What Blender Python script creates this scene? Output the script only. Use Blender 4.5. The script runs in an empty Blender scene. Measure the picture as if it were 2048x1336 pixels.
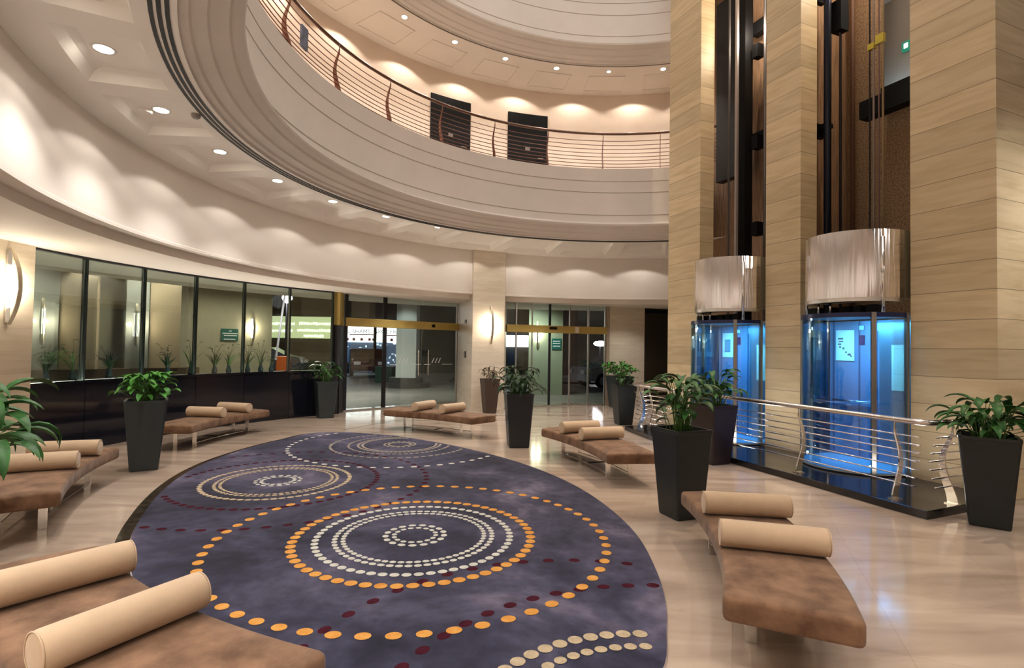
import bpy, bmesh, math, random
from math import sin, cos, pi, radians, sqrt, atan2, hypot
from mathutils import Vector, Matrix

S = bpy.context.scene
COL = S.collection
rnd = random.Random(7)

# ------------------------------------------------------------------ materials
MATS = {}

def nodes_of(name):
    m = bpy.data.materials.new(name)
    m.use_nodes = True
    nt = m.node_tree
    b = nt.nodes['Principled BSDF']
    return m, nt, b

def mat(name, col, rough=0.5, metal=0.0, var=0.0, scale=6.0, stretch=(1, 1, 1), bump=0.0, bscale=60.0,
        spec=0.5, sheen=0.0, coat=0.0, col2=None, detail=4.0, rvar=0.0, emit=None, estr=0.0):
    if name in MATS:
        return MATS[name]
    m, nt, b = nodes_of(name)
    L = nt.links
    b.inputs['Base Color'].default_value = (*col, 1)
    b.inputs['Roughness'].default_value = rough
    b.inputs['Metallic'].default_value = metal
    b.inputs['Specular IOR Level'].default_value = spec
    b.inputs['Sheen Weight'].default_value = sheen
    b.inputs['Coat Weight'].default_value = coat
    if emit:
        b.inputs['Emission Color'].default_value = (*emit, 1)
        b.inputs['Emission Strength'].default_value = estr
    if var > 0 or bump > 0 or col2 or rvar > 0:
        tc = nt.nodes.new('ShaderNodeTexCoord')
        mp = nt.nodes.new('ShaderNodeMapping')
        mp.inputs['Scale'].default_value = stretch
        L.new(tc.outputs['Object'], mp.inputs['Vector'])
    if var > 0 or col2:
        n = nt.nodes.new('ShaderNodeTexNoise')
        n.inputs['Scale'].default_value = scale
        n.inputs['Detail'].default_value = detail
        n.inputs['Roughness'].default_value = 0.6
        L.new(mp.outputs['Vector'], n.inputs['Vector'])
        r = nt.nodes.new('ShaderNodeValToRGB')
        a = tuple(max(0, c * (1 - var)) for c in col)
        d = col2 if col2 else tuple(min(1, c * (1 + var)) for c in col)
        r.color_ramp.elements[0].position = 0.32
        r.color_ramp.elements[0].color = (*a, 1)
        r.color_ramp.elements[1].position = 0.68
        r.color_ramp.elements[1].color = (*d, 1)
        L.new(n.outputs['Fac'], r.inputs['Fac'])
        L.new(r.outputs['Color'], b.inputs['Base Color'])
        if rvar > 0:
            mr = nt.nodes.new('ShaderNodeMapRange')
            mr.inputs['To Min'].default_value = max(0.02, rough - rvar)
            mr.inputs['To Max'].default_value = rough + rvar
            L.new(n.outputs['Fac'], mr.inputs['Value'])
            L.new(mr.outputs['Result'], b.inputs['Roughness'])
    if bump > 0:
        n2 = nt.nodes.new('ShaderNodeTexNoise')
        n2.inputs['Scale'].default_value = bscale
        n2.inputs['Detail'].default_value = 3
        L.new(mp.outputs['Vector'], n2.inputs['Vector'])
        bp = nt.nodes.new('ShaderNodeBump')
        bp.inputs['Strength'].default_value = bump
        bp.inputs['Distance'].default_value = 0.01
        L.new(n2.outputs['Fac'], bp.inputs['Height'])
        L.new(bp.outputs['Normal'], b.inputs['Normal'])
    MATS[name] = m
    return m

def emat(name, col, strength):
    if name in MATS:
        return MATS[name]
    m, nt, b = nodes_of(name)
    b.inputs['Base Color'].default_value = (*col, 1)
    b.inputs['Emission Color'].default_value = (*col, 1)
    b.inputs['Emission Strength'].default_value = strength
    MATS[name] = m
    return m

def glass(name, tint, base=0.05, edge=0.55, rough=0.0):
    """clear sheet glass: see-through with a Fresnel mirror reflection"""
    if name in MATS:
        return MATS[name]
    m = bpy.data.materials.new(name)
    m.use_nodes = True
    nt = m.node_tree
    for n in list(nt.nodes):
        nt.nodes.remove(n)
    out = nt.nodes.new('ShaderNodeOutputMaterial')
    tr = nt.nodes.new('ShaderNodeBsdfTransparent')
    tr.inputs['Color'].default_value = (*tint, 1)
    gl = nt.nodes.new('ShaderNodeBsdfGlossy')
    gl.inputs['Roughness'].default_value = rough
    gl.inputs['Color'].default_value = (0.9, 0.95, 0.95, 1)
    lw = nt.nodes.new('ShaderNodeLayerWeight')
    lw.inputs['Blend'].default_value = 0.35
    mr = nt.nodes.new('ShaderNodeMapRange')
    mr.inputs['To Min'].default_value = base
    mr.inputs['To Max'].default_value = edge
    mx = nt.nodes.new('ShaderNodeMixShader')
    nt.links.new(lw.outputs['Fresnel'], mr.inputs['Value'])
    nt.links.new(mr.outputs['Result'], mx.inputs['Fac'])
    nt.links.new(tr.outputs[0], mx.inputs[1])
    nt.links.new(gl.outputs[0], mx.inputs[2])
    nt.links.new(mx.outputs[0], out.inputs['Surface'])
    MATS[name] = m
    return m

def course_stone(name, base, dark, course, line=0.006, vein=0.25, rough=0.45, tilt=0.35, jcol=0.45):
    """stone slabs laid in level courses: joint lines in Z, a tone per slab and slanting veins"""
    m, nt, b = nodes_of(name)
    L = nt.links
    N = nt.nodes.new
    tc = N('ShaderNodeTexCoord')
    sp = N('ShaderNodeSeparateXYZ')
    L.new(tc.outputs['Object'], sp.inputs[0])
    dv = N('ShaderNodeMath'); dv.operation = 'DIVIDE'; dv.inputs[1].default_value = course
    L.new(sp.outputs['Z'], dv.inputs[0])
    fr = N('ShaderNodeMath'); fr.operation = 'FRACT'
    L.new(dv.outputs[0], fr.inputs[0])
    lt = N('ShaderNodeMath'); lt.operation = 'LESS_THAN'; lt.inputs[1].default_value = line / course
    L.new(fr.outputs[0], lt.inputs[0])
    fl = N('ShaderNodeMath'); fl.operation = 'FLOOR'
    L.new(dv.outputs[0], fl.inputs[0])
    wn = N('ShaderNodeTexWhiteNoise'); wn.noise_dimensions = '1D'
    L.new(fl.outputs[0], wn.inputs['W'])
    # veins: stretched noise, slanted
    mp = N('ShaderNodeMapping')
    mp.inputs['Rotation'].default_value = (0.0, tilt, 0.3)
    mp.inputs['Scale'].default_value = (0.9, 0.9, 7.0)
    ad = N('ShaderNodeVectorMath'); ad.operation = 'ADD'
    cb = N('ShaderNodeCombineXYZ')
    ml = N('ShaderNodeMath'); ml.operation = 'MULTIPLY'; ml.inputs[1].default_value = 3.7
    L.new(wn.outputs['Value'], ml.inputs[0])
    L.new(ml.outputs[0], cb.inputs['X'])
    L.new(tc.outputs['Object'], ad.inputs[0]); L.new(cb.outputs[0], ad.inputs[1])
    L.new(ad.outputs[0], mp.inputs['Vector'])
    n = N('ShaderNodeTexNoise'); n.inputs['Scale'].default_value = 1.6; n.inputs['Detail'].default_value = 5
    n.inputs['Distortion'].default_value = 0.6
    L.new(mp.outputs[0], n.inputs['Vector'])
    r = N('ShaderNodeValToRGB')
    r.color_ramp.elements[0].position = 0.30; r.color_ramp.elements[0].color = (*dark, 1)
    r.color_ramp.elements[1].position = 0.62; r.color_ramp.elements[1].color = (*base, 1)
    L.new(n.outputs['Fac'], r.inputs['Fac'])
    mr = N('ShaderNodeMapRange'); mr.inputs['To Min'].default_value = 1 - vein; mr.inputs['To Max'].default_value = 1.0
    L.new(wn.outputs['Value'], mr.inputs['Value'])
    mu = N('ShaderNodeMix'); mu.data_type = 'RGBA'; mu.blend_type = 'MULTIPLY'; mu.inputs['Factor'].default_value = 1
    L.new(r.outputs['Color'], mu.inputs[6]); L.new(mr.outputs[0], mu.inputs[7])
    jx = N('ShaderNodeMix'); jx.data_type = 'RGBA'
    jx.inputs[7].default_value = (*(c * jcol for c in dark), 1)
    L.new(lt.outputs[0], jx.inputs[0]); L.new(mu.outputs[2], jx.inputs[6])
    L.new(jx.outputs[2], b.inputs['Base Color'])
    b.inputs['Roughness'].default_value = rough
    MATS[name] = m
    return m

def floor_marble():
    m, nt, b = nodes_of('polished beige marble')
    L = nt.links; N = nt.nodes.new
    tc = N('ShaderNodeTexCoord')
    mp = N('ShaderNodeMapping'); mp.inputs['Rotation'].default_value = (0, 0, 0.65); mp.inputs['Scale'].default_value = (0.35, 1.6, 1)
    L.new(tc.outputs['Object'], mp.inputs[0])
    n = N('ShaderNodeTexNoise'); n.inputs['Scale'].default_value = 1.7; n.inputs['Detail'].default_value = 8; n.inputs['Distortion'].default_value = 1.2
    L.new(mp.outputs[0], n.inputs['Vector'])
    r = N('ShaderNodeValToRGB')
    r.color_ramp.elements[0].position = 0.28; r.color_ramp.elements[0].color = (0.31, 0.235, 0.185, 1)
    e = r.color_ramp.elements.new(0.5); e.color = (0.43, 0.335, 0.265, 1)
    r.color_ramp.elements[-1].position = 0.72; r.color_ramp.elements[-1].color = (0.51, 0.41, 0.33, 1)
    L.new(n.outputs['Fac'], r.inputs['Fac'])
    # slab joints
    br = N('ShaderNodeTexBrick')
    br.offset = 0.0
    br.inputs['Color1'].default_value = (1, 1, 1, 1); br.inputs['Color2'].default_value = (0.95, 0.95, 0.95, 1)
    br.inputs['Mortar'].default_value = (0.86, 0.84, 0.81, 1)
    br.inputs['Scale'].default_value = 1.0
    br.inputs['Mortar Size'].default_value = 0.003
    br.inputs['Brick Width'].default_value = 0.9; br.inputs['Row Height'].default_value = 0.9
    mp2 = N('ShaderNodeMapping'); mp2.inputs['Rotation'].default_value = (0, 0, radians(22.5))
    L.new(tc.outputs['Object'], mp2.inputs[0]); L.new(mp2.outputs[0], br.inputs['Vector'])
    mu = N('ShaderNodeMix'); mu.data_type = 'RGBA'; mu.blend_type = 'MULTIPLY'; mu.inputs['Factor'].default_value = 1
    L.new(r.outputs['Color'], mu.inputs[6]); L.new(br.outputs['Color'], mu.inputs[7])
    L.new(mu.outputs[2], b.inputs['Base Color'])
    b.inputs['Roughness'].default_value = 0.13
    b.inputs['Specular IOR Level'].default_value = 0.5
    n3 = N('ShaderNodeTexNoise'); n3.inputs['Scale'].default_value = 3.0
    L.new(tc.outputs['Object'], n3.inputs['Vector'])
    mr = N('ShaderNodeMapRange'); mr.inputs['To Min'].default_value = 0.05; mr.inputs['To Max'].default_value = 0.15
    L.new(n3.outputs['Fac'], mr.inputs['Value']); L.new(mr.outputs[0], b.inputs['Roughness'])
    return m

def rug_pile():
    m, nt, b = nodes_of('blue violet rug pile')
    L = nt.links; N = nt.nodes.new
    tc = N('ShaderNodeTexCoord')
    n = N('ShaderNodeTexNoise'); n.inputs['Scale'].default_value = 0.9; n.inputs['Detail'].default_value = 9; n.inputs['Roughness'].default_value = 0.62
    n.inputs['Distortion'].default_value = 0.5
    L.new(tc.outputs['Object'], n.inputs['Vector'])
    r = N('ShaderNodeValToRGB')
    els = [(0.33, (0.012, 0.012, 0.024)), (0.46, (0.030, 0.030, 0.056)), (0.56, (0.056, 0.053, 0.092)), (0.69, (0.135, 0.118, 0.168))]
    r.color_ramp.elements[0].position = els[0][0]; r.color_ramp.elements[0].color = (*els[0][1], 1)
    r.color_ramp.elements[1].position = els[3][0]; r.color_ramp.elements[1].color = (*els[3][1], 1)
    for p, c in els[1:3]:
        e = r.color_ramp.elements.new(p); e.color = (*c, 1)
    L.new(n.outputs['Fac'], r.inputs['Fac'])
    n2 = N('ShaderNodeTexNoise'); n2.inputs['Scale'].default_value = 9; n2.inputs['Detail'].default_value = 5
    L.new(tc.outputs['Object'], n2.inputs['Vector'])
    mr = N('ShaderNodeMapRange'); mr.inputs['From Min'].default_value = 0.3; mr.inputs['From Max'].default_value = 0.7
    mr.inputs['To Min'].default_value = 0.72; mr.inputs['To Max'].default_value = 1.2
    L.new(n2.outputs['Fac'], mr.inputs['Value'])
    mu = N('ShaderNodeMix'); mu.data_type = 'RGBA'; mu.blend_type = 'MULTIPLY'; mu.inputs['Factor'].default_value = 1
    L.new(r.outputs['Color'], mu.inputs[6]); L.new(mr.outputs[0], mu.inputs[7])
    L.new(mu.outputs[2], b.inputs['Base Color'])
    b.inputs['Roughness'].default_value = 0.95
    b.inputs['Specular IOR Level'].default_value = 0.1
    b.inputs['Sheen Weight'].default_value = 0.08
    n3 = N('ShaderNodeTexNoise'); n3.inputs['Scale'].default_value = 220
    L.new(tc.outputs['Object'], n3.inputs['Vector'])
    bp = N('ShaderNodeBump'); bp.inputs['Strength'].default_value = 0.35; bp.inputs['Distance'].default_value = 0.004
    L.new(n3.outputs['Fac'], bp.inputs['Height']); L.new(bp.outputs[0], b.inputs['Normal'])
    return m

# ------------------------------------------------------------------ mesh builder
class MB:
    def __init__(s):
        s.v = []; s.f = []; s.mi = []; s.m = 0
    def add(s, vs, fs, T=None):
        o = len(s.v)
        for p in vs:
            p = Vector(p)
            s.v.append(T @ p if T is not None else p)
        for f in fs:
            s.f.append([o + i for i in f]); s.mi.append(s.m)
        return s
    def box(s, x0, x1, y0, y1, z0, z1, T=None):
        vs = [(x, y, z) for z in (z0, z1) for y in (y0, y1) for x in (x0, x1)]
        return s.add(vs, [(0, 2, 3, 1), (4, 5, 7, 6), (0, 1, 5, 4), (2, 6, 7, 3), (0, 4, 6, 2), (1, 3, 7, 5)], T)
    def tube(s, path, r, n=10, caps=True, closed=False, T=None):
        P = [Vector(p) for p in path]
        k = len(P); vs = []; fs = []
        rr = r if isinstance(r, (list, tuple)) else [r] * k
        prev = None
        for i, p in enumerate(P):
            a = P[(i - 1) % k] if (closed or i > 0) else p
            b = P[(i + 1) % k] if (closed or i < k - 1) else p
            t = (b - a)
            t = t.normalized() if t.length > 1e-9 else Vector((0, 0, 1))
            if prev is None:
                up = Vector((0, 0, 1)) if abs(t.z) < 0.9 else Vector((1, 0, 0))
            else:
                up = prev
            u = (up - t * up.dot(t)).normalized(); prev = u
            w = t.cross(u)
            for j in range(n):
                g = 2 * pi * j / n
                vs.append(p + (u * cos(g) + w * sin(g)) * rr[i])
        for i in range(k if closed else k - 1):
            i2 = (i + 1) % k
            for j in range(n):
                j2 = (j + 1) % n
                fs.append((i * n + j, i * n + j2, i2 * n + j2, i2 * n + j))
        if caps and not closed:
            fs.append(tuple(range(n))[::-1]); fs.append(tuple((k - 1) * n + j for j in range(n)))
        return s.add(vs, fs, T)
    def lathe(s, prof, n=48, a0=0.0, a1=2 * pi, c=(0, 0), T=None, capends=False):
        full = abs(a1 - a0 - 2 * pi) < 1e-6
        m = n if full else n + 1
        vs = []; fs = []; k = len(prof)
        for i in range(m):
            g = a0 + (a1 - a0) * i / n
            for r, z in prof:
                vs.append((c[0] + r * cos(g), c[1] + r * sin(g), z))
        for i in range(n):
            i2 = (i + 1) % m
            for j in range(k - 1):
                fs.append((i * k + j, i2 * k + j, i2 * k + j + 1, i * k + j + 1))
        if capends and not full:
            fs.append(tuple(range(k))); fs.append(tuple((m - 1) * k + j for j in range(k))[::-1])
        return s.add(vs, fs, T)
    def prism(s, poly, z0, z1, T=None):
        n = len(poly)
        vs = [(x, y, z0) for x, y in poly] + [(x, y, z1) for x, y in poly]
        fs = [tuple(range(n))[::-1], tuple(range(n, 2 * n))] + [(i, (i + 1) % n, n + (i + 1) % n, n + i) for i in range(n)]
        return s.add(vs, fs, T)
    def loft(s, rings, caps=True, T=None):
        k = len(rings[0]); vs = [p for r in rings for p in r]; fs = []
        for i in range(len(rings) - 1):
            for j in range(k):
                j2 = (j + 1) % k
                fs.append((i * k + j, i * k + j2, (i + 1) * k + j2, (i + 1) * k + j))
        if caps:
            fs.append(tuple(range(k))[::-1]); fs.append(tuple((len(rings) - 1) * k + j for j in range(k)))
        return s.add(vs, fs, T)
    def build(s, name, mats, parent=None, smooth=False, bevel=0.0, bseg=2, auto=None, loc=None, rotz=0.0):
        me = bpy.data.meshes.new(name)
        me.from_pydata([tuple(p) for p in s.v], [], s.f)
        if not isinstance(mats, (list, tuple)):
            mats = [mats]
        for x in mats:
            me.materials.append(x)
        if len(mats) > 1:
            me.polygons.foreach_set('material_index', s.mi)
        bm = bmesh.new(); bm.from_mesh(me)
        bmesh.ops.recalc_face_normals(bm, faces=bm.faces)
        bm.to_mesh(me); bm.free()
        if smooth:
            me.polygons.foreach_set('use_smooth', [True] * len(me.polygons))
            if auto is not None:
                try:
                    me.set_sharp_from_angle(angle=radians(auto))
                except Exception:
                    pass
        me.update()
        o = bpy.data.objects.new(name, me)
        COL.objects.link(o)
        if parent is not None:
            o.parent = parent
        if loc is not None:
            o.location = loc
        o.rotation_euler = (0, 0, rotz)
        if bevel > 0:
            bv = o.modifiers.new('edge', 'BEVEL'); bv.width = bevel; bv.segments = bseg; bv.limit_method = 'ANGLE'
            bv.angle_limit = radians(40)
        return o

def tag(o, label, cat, group=None, kind=None):
    o['label'] = label; o['category'] = cat
    if group: o['group'] = group
    if kind: o['kind'] = kind
    return o

def struct(o, label=None):
    o['kind'] = 'structure'
    if label: o['label'] = label
    return o

def empty(name, loc=(0, 0, 0), rotz=0.0, label=None, cat=None, group=None, kind=None):
    o = bpy.data.objects.new(name, None); COL.objects.link(o)
    o.empty_display_size = 0.1
    o.location = loc; o.rotation_euler = (0, 0, rotz)
    if label: tag(o, label, cat, group, kind)
    return o

def dup(root, loc, rotz, label, group=None):
    r = root.copy(); COL.objects.link(r)
    r.location = loc; r.rotation_euler = (0, 0, rotz)
    r['label'] = label
    if group: r['group'] = group
    for ch in list(root.children):
        c = ch.copy(); COL.objects.link(c); c.parent = r
        for g in list(ch.children):
            d = g.copy(); COL.objects.link(d); d.parent = c
    return r

def spot(loc, target, power, size, blend=0.5, col=(1, 0.95, 0.885), rad=0.04):
    l = bpy.data.lights.new('downlight and fill spot', 'SPOT'); l.energy = power; l.spot_size = radians(size); l.spot_blend = blend
    l.color = col; l.shadow_soft_size = rad
    o = bpy.data.objects.new('downlight and fill spot', l); COL.objects.link(o)
    o.location = loc
    d = Vector(target) - Vector(loc)
    o.rotation_euler = d.to_track_quat('-Z', 'Y').to_euler()
    return o

def area(loc, target, power, sx, sy, col=(1, 0.95, 0.89), spread=180):
    l = bpy.data.lights.new('cabin and fill lamp', 'AREA'); l.energy = power; l.shape = 'RECTANGLE'; l.size = sx; l.size_y = sy
    l.color = col; l.spread = radians(spread)
    o = bpy.data.objects.new('cabin and fill lamp', l); COL.objects.link(o)
    o.location = loc
    d = Vector(target) - Vector(loc)
    o.rotation_euler = d.to_track_quat('-Z', 'Y').to_euler()
    return o

def point(loc, power, col=(1, 0.83, 0.66), rad=0.1):
    l = bpy.data.lights.new('bulb and fill lamp', 'POINT'); l.energy = power; l.color = col; l.shadow_soft_size = rad
    o = bpy.data.objects.new('bulb and fill lamp', l); COL.objects.link(o); o.location = loc
    return o

# ------------------------------------------------------------------ palette
PLASTER = mat('warm white plaster', (0.70, 0.65, 0.605), 0.75, var=0.03, scale=2)
COFFER = mat('white coffered plaster', (0.87, 0.835, 0.79), 0.75, var=0.02, scale=2)
FRIEZE = mat('smooth cream plaster', (0.78, 0.72, 0.66), 0.7, var=0.02, scale=1.5)
CORRID = mat('peach painted wall', (0.72, 0.60, 0.50), 0.75, var=0.03, scale=2)
BLACKGAP = mat('black slot', (0.006, 0.005, 0.005), 0.6)
GROOVE = mat('grey shadow groove', (0.42, 0.365, 0.315), 0.8)
CREAMSTONE = course_stone('cream stone cladding', (0.74, 0.65, 0.53), (0.64, 0.55, 0.43), 0.30, 0.004, 0.08, 0.4, 0.05, 0.8)
SANDSTONE = course_stone('sawn sandstone slabs', (0.70, 0.565, 0.36), (0.57, 0.44, 0.26), 0.345, 0.007, 0.20, 0.5, 0.4, 0.35)
GRANITE = mat('polished black granite', (0.007, 0.008, 0.014), 0.09, var=0.5, scale=40, spec=0.6)
GRANITE2 = mat('black stone plinth', (0.010, 0.010, 0.012), 0.12, spec=0.6)
CHROME = mat('polished chrome', (0.82, 0.81, 0.81), 0.12, 1.0)
STEEL = mat('brushed stainless steel', (0.66, 0.64, 0.62), 0.28, 1.0)
BRONZE = mat('dark bronze rail', (0.16, 0.10, 0.075), 0.28, 1.0)
BRASS = mat('brushed brass', (0.60, 0.45, 0.14), 0.38, 0.55, var=0.1, scale=3)
DARKMETAL = mat('dark steel', (0.025, 0.025, 0.03), 0.4, 0.6)
BLACK = mat('matt black paint', (0.004, 0.004, 0.0045), 0.6, spec=0.15)
POT = mat('charcoal planter', (0.013, 0.017, 0.019), 0.42, var=0.15, scale=5, spec=0.4)
POTBROWN = mat('dark brown planter', (0.055, 0.032, 0.022), 0.5, var=0.15, scale=5)
SOIL = mat('potting soil', (0.03, 0.02, 0.013), 0.95, var=0.4, scale=40, bump=0.6, bscale=60)
LEAF = mat('broad green leaf', (0.024, 0.095, 0.018), 0.48, var=0.45, scale=7, spec=0.25)
LEAFB = mat('bright green leaf', (0.05, 0.20, 0.025), 0.48, var=0.4, scale=7, spec=0.25)
LEAFD = mat('dark green leaf', (0.013, 0.042, 0.014), 0.48, var=0.4, scale=7, spec=0.25)
LEAFBR = mat('browning leaf', (0.10, 0.075, 0.04), 0.5, var=0.5, scale=6)
STEM = mat('green stem', (0.05, 0.13, 0.02), 0.5)
STEMBR = mat('dry stem', (0.12, 0.08, 0.04), 0.6)
SUEDE = mat('caramel suede', (0.135, 0.068, 0.036), 0.85, var=0.30, scale=6.5, col2=(0.225, 0.126, 0.073), detail=9, sheen=0.15, bump=0.12, bscale=90, spec=0.15)
BOLSTER = mat('cream tan suede', (0.50, 0.365, 0.245), 0.85, var=0.06, scale=5, sheen=0.3, bump=0.1, bscale=120, spec=0.15)
GLASSC = glass('clear door glass', (0.86, 0.92, 0.90), 0.04, 0.5)
GLASSW = glass('tinted window glass', (0.84, 0.89, 0.84), 0.05, 0.50)
GLASSB = glass('blue lift glass', (0.62, 0.80, 0.95), 0.05, 0.5)
LAMP = emat('glowing downlight lens', (1.0, 0.90, 0.76), 28.0)
SCONCEGLOW = emat('glowing sconce diffuser', (1.0, 0.90, 0.72), 16.0)
EMPERADOR = mat('dark emperador marble', (0.022, 0.016, 0.011), 0.15, var=0.6, scale=14, col2=(0.055, 0.04, 0.026), detail=8)

# ------------------------------------------------------------------ plan of the place
C = (2.134, 6.93)            # centre of the round atrium
C2 = (2.48, 7.53)            # centre of the frieze circle
RF = 7.42                    # frieze radius
def onc(r, deg, c=C):
    g = radians(deg); return (c[0] + r * cos(g), c[1] + r * sin(g))
def rfrieze(g):              # distance from C to the frieze circle in direction g (radians)
    dx, dy = C2[0] - C[0], C2[1] - C[1]
    ux, uy = cos(g), sin(g)
    b = ux * dx + uy * dy
    return b + sqrt(b * b - (dx * dx + dy * dy) + RF * RF)
# lift frame: t runs along the row of stone pillars, w runs back into the shafts
O = Vector((4.52, 8.41, 0)); DV = Vector((0.3827, -0.9239, 0)); NV = Vector((0.9239, 0.3827, 0))
LROT = atan2(DV.y, DV.x)
LT = Matrix(((DV.x, NV.x, 0, O.x), (DV.y, NV.y, 0, O.y), (0, 0, 1, 0), (0, 0, 0, 1)))
def lw(t, w, z=0.0):
    return O + DV * t + NV * w + Vector((0, 0, z))
# ================================================================== SETTING
# ---- floor
mb = MB()
mb.prism([onc(9.55, a) for a in range(0, 360, 4)], -0.10, 0.0)
mb.prism([(-4.75, 13.2), (-2.0, 16.4), (-0.6, 15.6), (2.9, 16.6), (6, 17.6), (6, 12), (-2, 12)], -0.11, -0.0005)
struct(mb.build('floor', floor_marble()))

# dark marble inlay around the rug
RC = (-1.575, 6.255); RA, RB = 4.13, 2.245; RG = atan2(-0.890, 0.456)
RSH = [(-163, .968), (-150, .942), (-138, .937), (-116, .962), (-101, .971), (-89, .981), (-77, 1.002), (-66, 1.008), (-55, 1.018), (-30, 1.03), (0, 1.055), (14, 1.036), (22, 1.010), (39, .987),
       (53, .993), (65, .999), (78, 1.006), (91, .995), (104, .973), (116, .953), (134, .950), (155, .985), (177, 1.034), (186, 1.030)]
def rsh(q):
    """the rug is a slightly pointed oval: radius factor at parameter angle q"""
    d = math.degrees(q)
    while d < -163: d += 360
    while d >= 197: d -= 360
    P = RSH + [(197, .968)]
    for i in range(len(P) - 1):
        if P[i][0] <= d <= P[i + 1][0]:
            p0 = P[i - 1] if i > 0 else (RSH[-1][0] - 360, RSH[-1][1]); p1, p2 = P[i], P[i + 1]
            p3 = P[i + 2] if i + 2 < len(P) else (RSH[1][0] + 360, RSH[1][1])
            u = (d - p1[0]) / (p2[0] - p1[0])
            m1 = (p2[1] - p0[1]) / (p2[0] - p0[0]) * (p2[0] - p1[0]); m2 = (p3[1] - p1[1]) / (p3[0] - p1[0]) * (p2[0] - p1[0])
            return (2 * u ** 3 - 3 * u ** 2 + 1) * p1[1] + (u ** 3 - 2 * u ** 2 + u) * m1 + (-2 * u ** 3 + 3 * u ** 2) * p2[1] + (u ** 3 - u ** 2) * m2
    return 1.0
def ell(a, b, n, c, g):
    out = []
    for i in range(n):
        q = 2 * pi * i / n
        x, y = a * cos(q) * rsh(q), b * sin(q) * rsh(q)
        out.append((c[0] + x * cos(g) - y * sin(g), c[1] + x * sin(g) + y * cos(g)))
    return out
mb = MB()
outer = ell(RA + 0.03, RB + 0.02, 160, (RC[0] - 0.072, RC[1] - 0.036), RG)
inner = ell(RA - 0.25, RB - 0.25, 160, RC, RG)
n = 160
mb.add([(x, y, 0.0) for x, y in outer] + [(x, y, 0.0) for x, y in inner] + [(x, y, 0.0025) for x, y in outer] + [(x, y, 0.0025) for x, y in inner],
       [(2 * n + i, 2 * n + (i + 1) % n, 3 * n + (i + 1) % n, 3 * n + i) for i in range(n)] +
       [(i, (i + 1) % n, 2 * n + (i + 1) % n, 2 * n + i) for i in range(n)])
struct(mb.build('trim_1', EMPERADOR), 'dark marble inlay band around the rug')
def strip(pts, w, z, m, name):
    mb = MB()
    for a, b in zip(pts[:-1], pts[1:]):
        a, b = Vector((*a, 0)), Vector((*b, 0)); d = (b - a).normalized(); q = Vector((-d.y, d.x, 0)) * w / 2
        mb.add([a - q, a + q, b + q, b - q, a - q + Vector((0, 0, z)), a + q + Vector((0, 0, z)), b + q + Vector((0, 0, z)), b - q + Vector((0, 0, z))],
               [(4, 5, 6, 7), (0, 1, 5, 4), (1, 2, 6, 5), (2, 3, 7, 6), (3, 0, 4, 7)])
    return struct(mb.build(name, m))
DKLINE = mat('dark floor joint', (0.10, 0.07, 0.05), 0.2)
strip([(-3.25, 10.45), (-2.79, 11.51), (-2.19, 12.68)], 0.025, 0.002, DKLINE, 'trim_2')
strip([(-0.4, 13.08), (0.97, 13.28), (2.42, 13.47)], 0.03, 0.002, DKLINE, 'trim_3')

# ---- coffered ring ceiling
ZS, ZR = 4.20, 4.32
NB = 30
RA0, RA1 = radians(69), radians(301)
mb = MB()
def vp(r, g, z): return (C[0] + r * cos(g), C[1] + r * sin(g), z)
R_IN = 5.55
def quad(a, b, c, d): mb.add([a, b, c, d], [(0, 1, 2, 3)])
for k in range(-8, 12):
    g0 = radians(164 + 12 * k - 6); g1 = g0 + radians(12)
    bw = radians(1.35)
    h0, h1 = g0 + bw, g1 - bw
    SUB = 5
    hs = [h0 + (h1 - h0) * s_ / SUB for s_ in range(SUB + 1)]
    for a, b in zip([g0] + hs, hs + [g1]):
        ra, rb = rfrieze(a), rfrieze(b)
        quad(vp(R_IN, a, ZS), vp(R_IN, b, ZS), vp(5.86, b, ZS), vp(5.86, a, ZS))               # inner flat band
        quad(vp(ra - 0.35, a, ZS), vp(rb - 0.35, b, ZS), vp(rb + 0.05, b, ZS), vp(ra + 0.05, a, ZS))   # outer flat band
    for a, b in ((g0, h0), (h1, g1)):                                                          # radial beams
        quad(vp(5.86, a, ZS), vp(5.86, b, ZS), vp(rfrieze(b) - 0.35, b, ZS), vp(rfrieze(a) - 0.35, a, ZS))
    # recess with stepped sloping sides
    e_ = radians(0.75)
    def outline(ins, z, dr0, dr1):
        js = [h0 + ins * e_ + (h1 - h0 - 2 * ins * e_) * s_ / SUB for s_ in range(SUB + 1)]
        return [vp(5.86 + dr0, j, z) for j in js] + [vp(rfrieze(j) - 0.35 - dr1, j, z) for j in js[::-1]]
    lows, mids, tops = outline(0, ZS, 0, 0), outline(0.45, ZR - 0.03, 0.03, 0.065), outline(1, ZR, 0.07, 0.14)
    m_ = len(lows)
    for j in range(m_):
        j2 = (j + 1) % m_
        quad(lows[j], lows[j2], mids[j2], mids[j]); quad(mids[j], mids[j2], tops[j2], tops[j])
    for j in range(SUB):
        quad(tops[j], tops[j + 1], tops[m_ - 2 - j], tops[m_ - 1 - j])
struct(mb.build('ceiling', COFFER), 'coffered plaster ring ceiling over the lobby edge')

# linear air slots: three black rings in the soffit edge
for i, r in enumerate((5.60, 5.655, 5.71)):
    mb = MB(); mb.lathe([(r, ZS - 0.006), (r + 0.032, ZS - 0.006), (r + 0.032, ZS - 0.001), (r, ZS - 0.001), (r, ZS - 0.006)], 120, RA0, RA1, c=C, capends=True)
    tag(mb.build('air_slot', BLACKGAP), ['innermost of three black air slots in the soffit edge', 'middle one of three black air slots in the soffit edge', 'outermost of three black air slots in the soffit edge'][i], 'air vent', 'ring of black air slots')

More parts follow.
